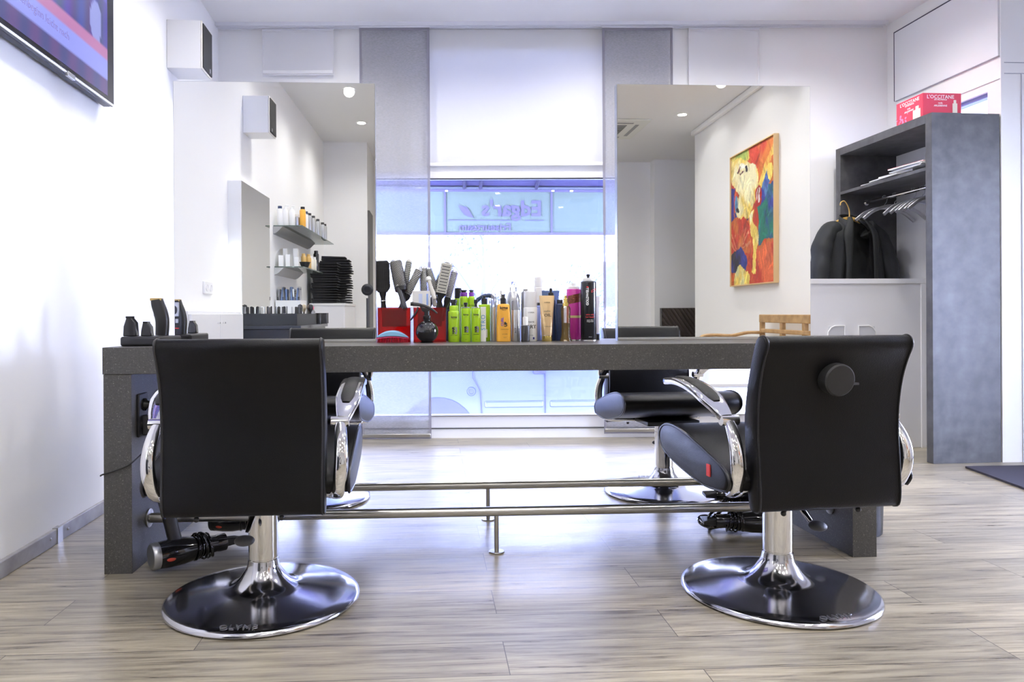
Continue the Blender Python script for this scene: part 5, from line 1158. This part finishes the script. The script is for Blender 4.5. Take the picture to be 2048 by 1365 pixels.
# dark quilted bench at the back
t = thing('quilted_bench', 'dark bench with diamond quilted back in the rear of the salon', 'bench', (3.40,-3.72,0))
m = MB(); nx, nz = 24, 12; vs = []; fs = []
for i in range(nx+1):
    for j in range(nz+1):
        x = -.34+.68*i/nx; z = .45+.49*j/nz; vs.append((x, .10+.012*(1 if (i+j)%2 else -1), z))
for i in range(nx):
    for j in range(nz): a = i*(nz+1)+j; fs.append((a, a+1, a+nz+2, a+nz+1))
m.add(vs, fs); m.build('quilted_back', mat('dark brown quilt', (.07,.055,.05), .45), t, smooth=False)
MB().box(-.34,.34,0,.08,.40,.94).build('back_board', BLACK, t, smooth=False); MB().box(-.34,.34,.12,.62,.38,.46).build('seat', LEATHER, t, bevel=.02); MB().box(-.30,.30,.14,.58,0,.37).build('base', BLACK, t, smooth=False)

# ================================================================== RIGHT SIDE
wd = thing('wardrobe', 'tall open wardrobe in dark concrete-look laminate', 'wardrobe', (2.925, 4.058, 0), math.atan(.042))
WDp, WL_, WH, TK = .428, .93, 2.055, .052
MB().box(0,WDp,0,TK,0,WH).build('side_panel', CONCRETE, wd, smooth=False, bevel=.0015)
MB().box(0,WDp,WL_-TK,WL_,0,WH).build('side_panel', CONCRETE, wd, smooth=False, bevel=.0015)
MB().box(0,WDp,TK+.0003,WL_-TK-.0003,WH-TK,WH).build('top_panel', CONCRETE, wd, smooth=False, bevel=.0015)
MB().box(WDp-.008,WDp,TK+.0003,WL_-TK-.0003,0,WH-TK-.0003).build('back_panel', WLAM, wd, smooth=False)
MB().box(0,WDp-.02,TK+.0003,WL_-TK-.0003,1.725,1.745).build('shelf', CONCRETE, wd, smooth=False, bevel=.001)
for y in (TK, WL_-TK-.008): m = MB(); m.lathe([(.001,0),(.02,0),(.02,.008),(.001,.008)], 16); m.xf(Matrix.Translation((.19,y+(0 if y < .1 else 0),1.67)) @ Matrix.Rotation(-PI/2, 4, 'X')); m.build('rail_bracket', CHROME, wd)
MB().tube([(.19,TK+.004,1.67),(.19,WL_-TK-.004,1.67)], .0125, 14).build('hanging_rail', CHROME, wd)
MWD = Matrix.Translation((2.925, 4.058, 0)) @ Matrix.Rotation(math.atan(.042), 4, 'Z')
def WP(x, y, z): return tuple(MWD @ Vector((x, y, z)))
# hangers
HG = mat('hanger metal', (.62,.62,.66), .3, .9)
m = MB(); P = smooth_path([(-.215,0,-.155),(-.15,0,-.105),(-.07,0,-.075),(0,0,-.068),(.07,0,-.075),(.15,0,-.105),(.215,0,-.155)], 5)
hg = thing('coat_hanger', 'curved grey metal coat hanger on the wardrobe rail', 'hanger', WP(.19,.165,1.67), math.atan(.042), 'metal coat hangers on the wardrobe rail')
MB().sweep(P, [.006]*len(P), [.0105]*len(P), side=(0,1,0)).build('shoulder_bar', HG, hg)
MB().tube(smooth_path([(0,0,-.068),(0,0,-.045),(.012,0,-.030),(.018,0,-.012),(.016,0,.006),(.004,0,.0175),(-.010,0,.0155),(-.0165,0,.004)], 4), .0022, 6).build('hook', HG, hg)
for k, (y, a) in enumerate(((.205,.03),(.245,.0),(.285,.04),(.325,0),(.40,.06),(.58,-.05),(.68,.03))):
    c = dup(hg, WP(.19,y,1.67), math.atan(.042)+a); c['label'] = ['second metal hanger from the near side panel of the wardrobe','third metal hanger from the near side panel of the wardrobe','fourth metal hanger from the near side panel of the wardrobe','fifth metal hanger, last of the tight bunch on the rail','metal hanger standing a little apart beside the tight bunch','metal hanger in the gap between the bunch and the jacket','metal hanger right next to the dark jacket'][k]
hg['label'] = 'metal hanger closest to the near side panel of the wardrobe'
# coat
CO = mat('charcoal coat fabric', (.013,.015,.017), .75, bump=(300,.3,'noise')); LI = mat('black quilted lining', (.008,.008,.010), .7)
ct = thing('coat', 'dark grey jacket hanging open from the wardrobe rail', 'coat', (2.90, 4.83, 1.0)); ct.rotation_euler.z = math.radians(8)
woodh = thing('wooden_hanger', 'wooden hanger holding the dark jacket', 'hanger', (2.90,4.83,1.0)); woodh.rotation_euler.z = math.radians(8)
MB().sweep(smooth_path([(-.16,.015,.475),(-.08,.015,.525),(0,.015,.545),(.08,.015,.525),(.16,.015,.475)],4), [.008]*17, [.012]*17, side=(0,1,0)).build('shoulder_bar', mat('light wood', (.6,.38,.1), .4), woodh)
MB().tube(smooth_path([(-.0,.015,.545),(-.0,.015,.60),(-.03,.0,.64),(-.06,-.01,.66),(-.085,-.01,.65),(-.09,-.01,.63)],4), .004, 8).build('hook', mat('light wood'), woodh)
vs = []; fs = []; A = 56; zs = [k/20 for k in range(21)]
def bodyr(a, z):
    if z < .78: wx = .262-.035*z
    else: wx = .235-.165*((z-.78)/.22)**1.7
    wy = .10-.015*z if z < .8 else .088-.05*((z-.8)/.2)
    f = 1+(.06*math.sin(7*a+2.1*z+.6)+.03*math.sin(15*a+6*z)+.02*math.sin(9*z+3*a))*(1-.7*z)
    return wx*math.copysign(abs(math.cos(a))**.8, math.cos(a))*f, wy*math.sin(a)*f
for z in zs:
    gap = .30+.34*(1-z)*.6+.25*max(0, z-.6)
    for k in range(A+1):
        a = -PI/2+gap+(2*PI-2*gap)*k/A; x, y = bodyr(a, z); vs.append((x, y, .53*z))
for i in range(len(zs)-1):
    for k in range(A): fs.append((i*(A+1)+k, i*(A+1)+k+1, (i+1)*(A+1)+k+1, (i+1)*(A+1)+k))
o = MB().add(vs, fs).build('coat_body', CO, ct, angle=80); md = o.modifiers.new('thick', 'SOLIDIFY'); md.thickness = .008
vs = [(v[0]*.94, v[1]*.80+.012, v[2]) for v in vs]; o = MB().add(vs, fs).build('lining', LI, ct, angle=80)
for s_ in (-1, 1):
    P = smooth_path([(s_*.12,.0,.475),(s_*.19,-.005,.43),(s_*.235,-.015,.34),(s_*.262,-.03,.22),(s_*.280,-.045,.08),(s_*.285,-.05,-.06)], 5); n = len(P)
    m = MB().sweep(P, [.060+.012*math.sin(PI*min(1,i/n*1.2))+.004*math.sin(i*1.3) for i in range(n)], [.058+.006*math.sin(i*.9+s_) for i in range(n)], side=(0,1,0), seg=22, p=.9); m.build('sleeve', CO, ct, angle=80)
    # turned-back front edge: a flat flap that widens towards the collar
    E_ = [(.035,-.045,.545,.02),(.050,-.082,.50,.045),(.070,-.108,.43,.06),(.080,-.112,.34,.045),(.088,-.108,.2,.030),(.098,-.10,.0,.028)]
    P = smooth_path([(s_*x, y, z) for x, y, z, q in E_], 5); W2 = smooth_path([(q, 0, 0) for x, y, z, q in E_], 5); vs = []; fs = []
    for p, q in zip(P, W2):
        for k in range(5): u = k/4; vs.append((p[0]+s_*q[0]*u, p[1]+.05*q[0]*u*4*u-.006*math.sin(PI*u), p[2]-.25*q[0]*u))
    for i in range(len(P)-1):
        for k in range(4): c = i*5+k; fs.append((c, c+1, c+6, c+5) if s_ > 0 else (c, c+5, c+6, c+1))
    o = MB().add(vs, fs).build('front_flap', CO, ct, angle=80); md = o.modifiers.new('thick', 'SOLIDIFY'); md.thickness = .007
P = smooth_path([(-.075,-.060,.52),(-.085,-.01,.55),(-.05,.045,.575),(0,.058,.582),(.05,.045,.575),(.085,-.01,.55),(.075,-.060,.52)], 5); vs = []; fs = []
for p in P:
    for k in range(5): u = k/4; vs.append((p[0]*(1+.22*u), p[1]*(1+.2*u), p[2]-.065*u+.02*math.sin(PI*u)))
for i in range(len(P)-1):
    for k in range(4): c = i*5+k; fs.append((c, c+5, c+6, c+1))
o = MB().add(vs, fs).build('collar', CO, ct, angle=80); md = o.modifiers.new('thick', 'SOLIDIFY'); md.thickness = .008
# magazines on the wardrobe shelf
mags = [(.12,.52,.30,.006,.05),(.10,.42,.29,.007,-.06),(.13,.36,.28,.012,.1),(.11,.24,.27,.007,.02),(.12,.22,.27,.007,-.05),(.10,.24,.26,.009,.08),(.13,.23,.26,.006,0)]
z = 1.7455
for k, (x, y, l_, h_, a) in enumerate(mags):
    t = thing('magazine', ['thin white magazine at the bottom, sticking out furthest left on the wardrobe shelf','white magazine lying second from the bottom on the wardrobe shelf','thick rolled magazine lying askew on the wardrobe shelf','magazine with blue edge in the wardrobe shelf stack','magazine in the middle of the upper stack on the wardrobe shelf','magazine with red edge near the top of the shelf stack','topmost magazine on the wardrobe shelf stack'][k], 'magazine', WP(x, y, z), math.atan(.042)+a, 'magazines on the wardrobe shelf')
    MB().box(-.105,.105,-l_/2,l_/2,.0004,h_-.0008).build('pages', WHITE, t, smooth=False)
    MB().box(-.106,.106,-l_/2,l_/2,h_-.0007,h_).build('cover', [WHITE, WLAM, SILVER, BLUEP, WHITE, TEXTR, WLAM][k], t, smooth=False)
    z += h_+.0004
# gift box on top
gb = thing('gift_box', 'red printed cosmetics gift box on top of the wardrobe', 'box', WP(.0,.07,WH+.0005), math.atan(.042)-.02)
CARD = mat('rose red card', (.62,.045,.085), .45); GX, GY, GH = .24, .235, .135
MB().box(0,GX,0,GY,0,GH).build('carton', CARD, gb, smooth=False, bevel=.001)
PK = mat('pink blossom', (.8,.25,.45), .5); BT = mat('cream bottle print', (.8,.72,.6), .5)
def gtext(s_, size, y, z): text('lettering', s_, size, TEXTW, gb, (-.0008, y, z), rot=(PI/2,0,-PI/2), depth=.0002, bold=.0002)
def ftext(s_, size, x, z): text('lettering', s_, size, TEXTW, gb, (x, -.0008, z), depth=.0002, bold=.0002)
gtext("L'OCCITANE", .030, .115, .112); gtext('EN PROVENCE', .012, .115, .096); gtext('NOËL', .011, .12, .075); gtext('ARLESIENNE', .015, .12, .060)
ftext("L'OCCITANE", .030, .11, .112); ftext('EN PROVENCE', .012, .11, .096); ftext('NOËL', .011, .11, .075); ftext('ARLESIENNE', .015, .11, .060)
m = MB(); m.box(-.0012,-.0004,.02,.085,.0,.052); m.box(-.0012,-.0004,.035,.062,.052,.072); m.build('printed_bottle', BT, gb, smooth=False)
m = MB(); m.box(.185,.215,-.0012,-.0004,.0,.075); m.box(.192,.208,-.0012,-.0004,.075,.095); m.build('printed_bottle', BT, gb, smooth=False)
m = MB()
for k in range(14):
    y = .13+.1*rnd.random(); z = .006+.05*rnd.random(); r_ = rnd.uniform(.004,.010); m.add([(-.0007, y+r_*math.cos(a), z+r_*math.sin(a)) for a in [PI/3*i for i in range(6)]], [tuple(range(6))])
m.build('printed_blossoms', PK, gb, smooth=False)
# white counter panel with handle cut-outs
pn = thing('white_counter', 'white panelled counter with two rounded handle recesses before the hanging jacket', 'counter', (2.42, 4.58, 0)); PX_, PH_ = .83, 1.112
MB().box(0,PX_,.0,.045,0,PH_).build('panel', WLAM, pn, smooth=False, bevel=.002)
for b_ in ((0,PX_,PH_-.032,PH_+.0),(PX_-.032,PX_,.0,PH_-.033)): MB().box(b_[0],b_[1],-.010,-.0003,b_[2],b_[3]).build('edge_strip', mat('white edge strip', (.84,.84,.86), .3), pn, smooth=False, bevel=.001)
for px0, px1, s_ in ((1655,1688,1),(1716,1750,-1)):
    x0, x1 = at(px0,660,4.58).x-2.42, at(px1,660,4.58).x-2.42; z1 = at(1700,652,4.58).z; z0 = z1-.14; r_ = .05; q = []
    m = MB(); m.tube(([(x0,-.008,z0),(x0,-.008,z1-.04),(x0+.02,-.008,z1-.012),(x0+.045,-.008,z1),(x1,-.008,z1),(x1,-.008,z0)] if s_ > 0 else [(x1,-.008,z0),(x1,-.008,z1-.04),(x1-.02,-.008,z1-.012),(x1-.045,-.008,z1),(x0,-.008,z1),(x0,-.008,z0)]), .004, 8); hd = m.build('handle_rim', WHITE, pn)
    m = MB(); m.box(x0+.004,x1-.004,-.004,-.0004,z0,z1-.004); m.build('recess', mat('recess grey', (.62,.63,.66), .5), pn, smooth=False)
# entrance mat
o = MB().prism([(3.02,3.93),(4.4,3.93),(4.4,2.5),(2.90,2.50),(2.905,3.3)][::-1], .0005, .012).build('door_mat', mat('dark ribbed mat', (.03,.028,.045), .95, bump=(350,1.0,'noise')), smooth=False)
tag(o, 'dark ribbed entrance mat on the floor at the right edge', 'mat')
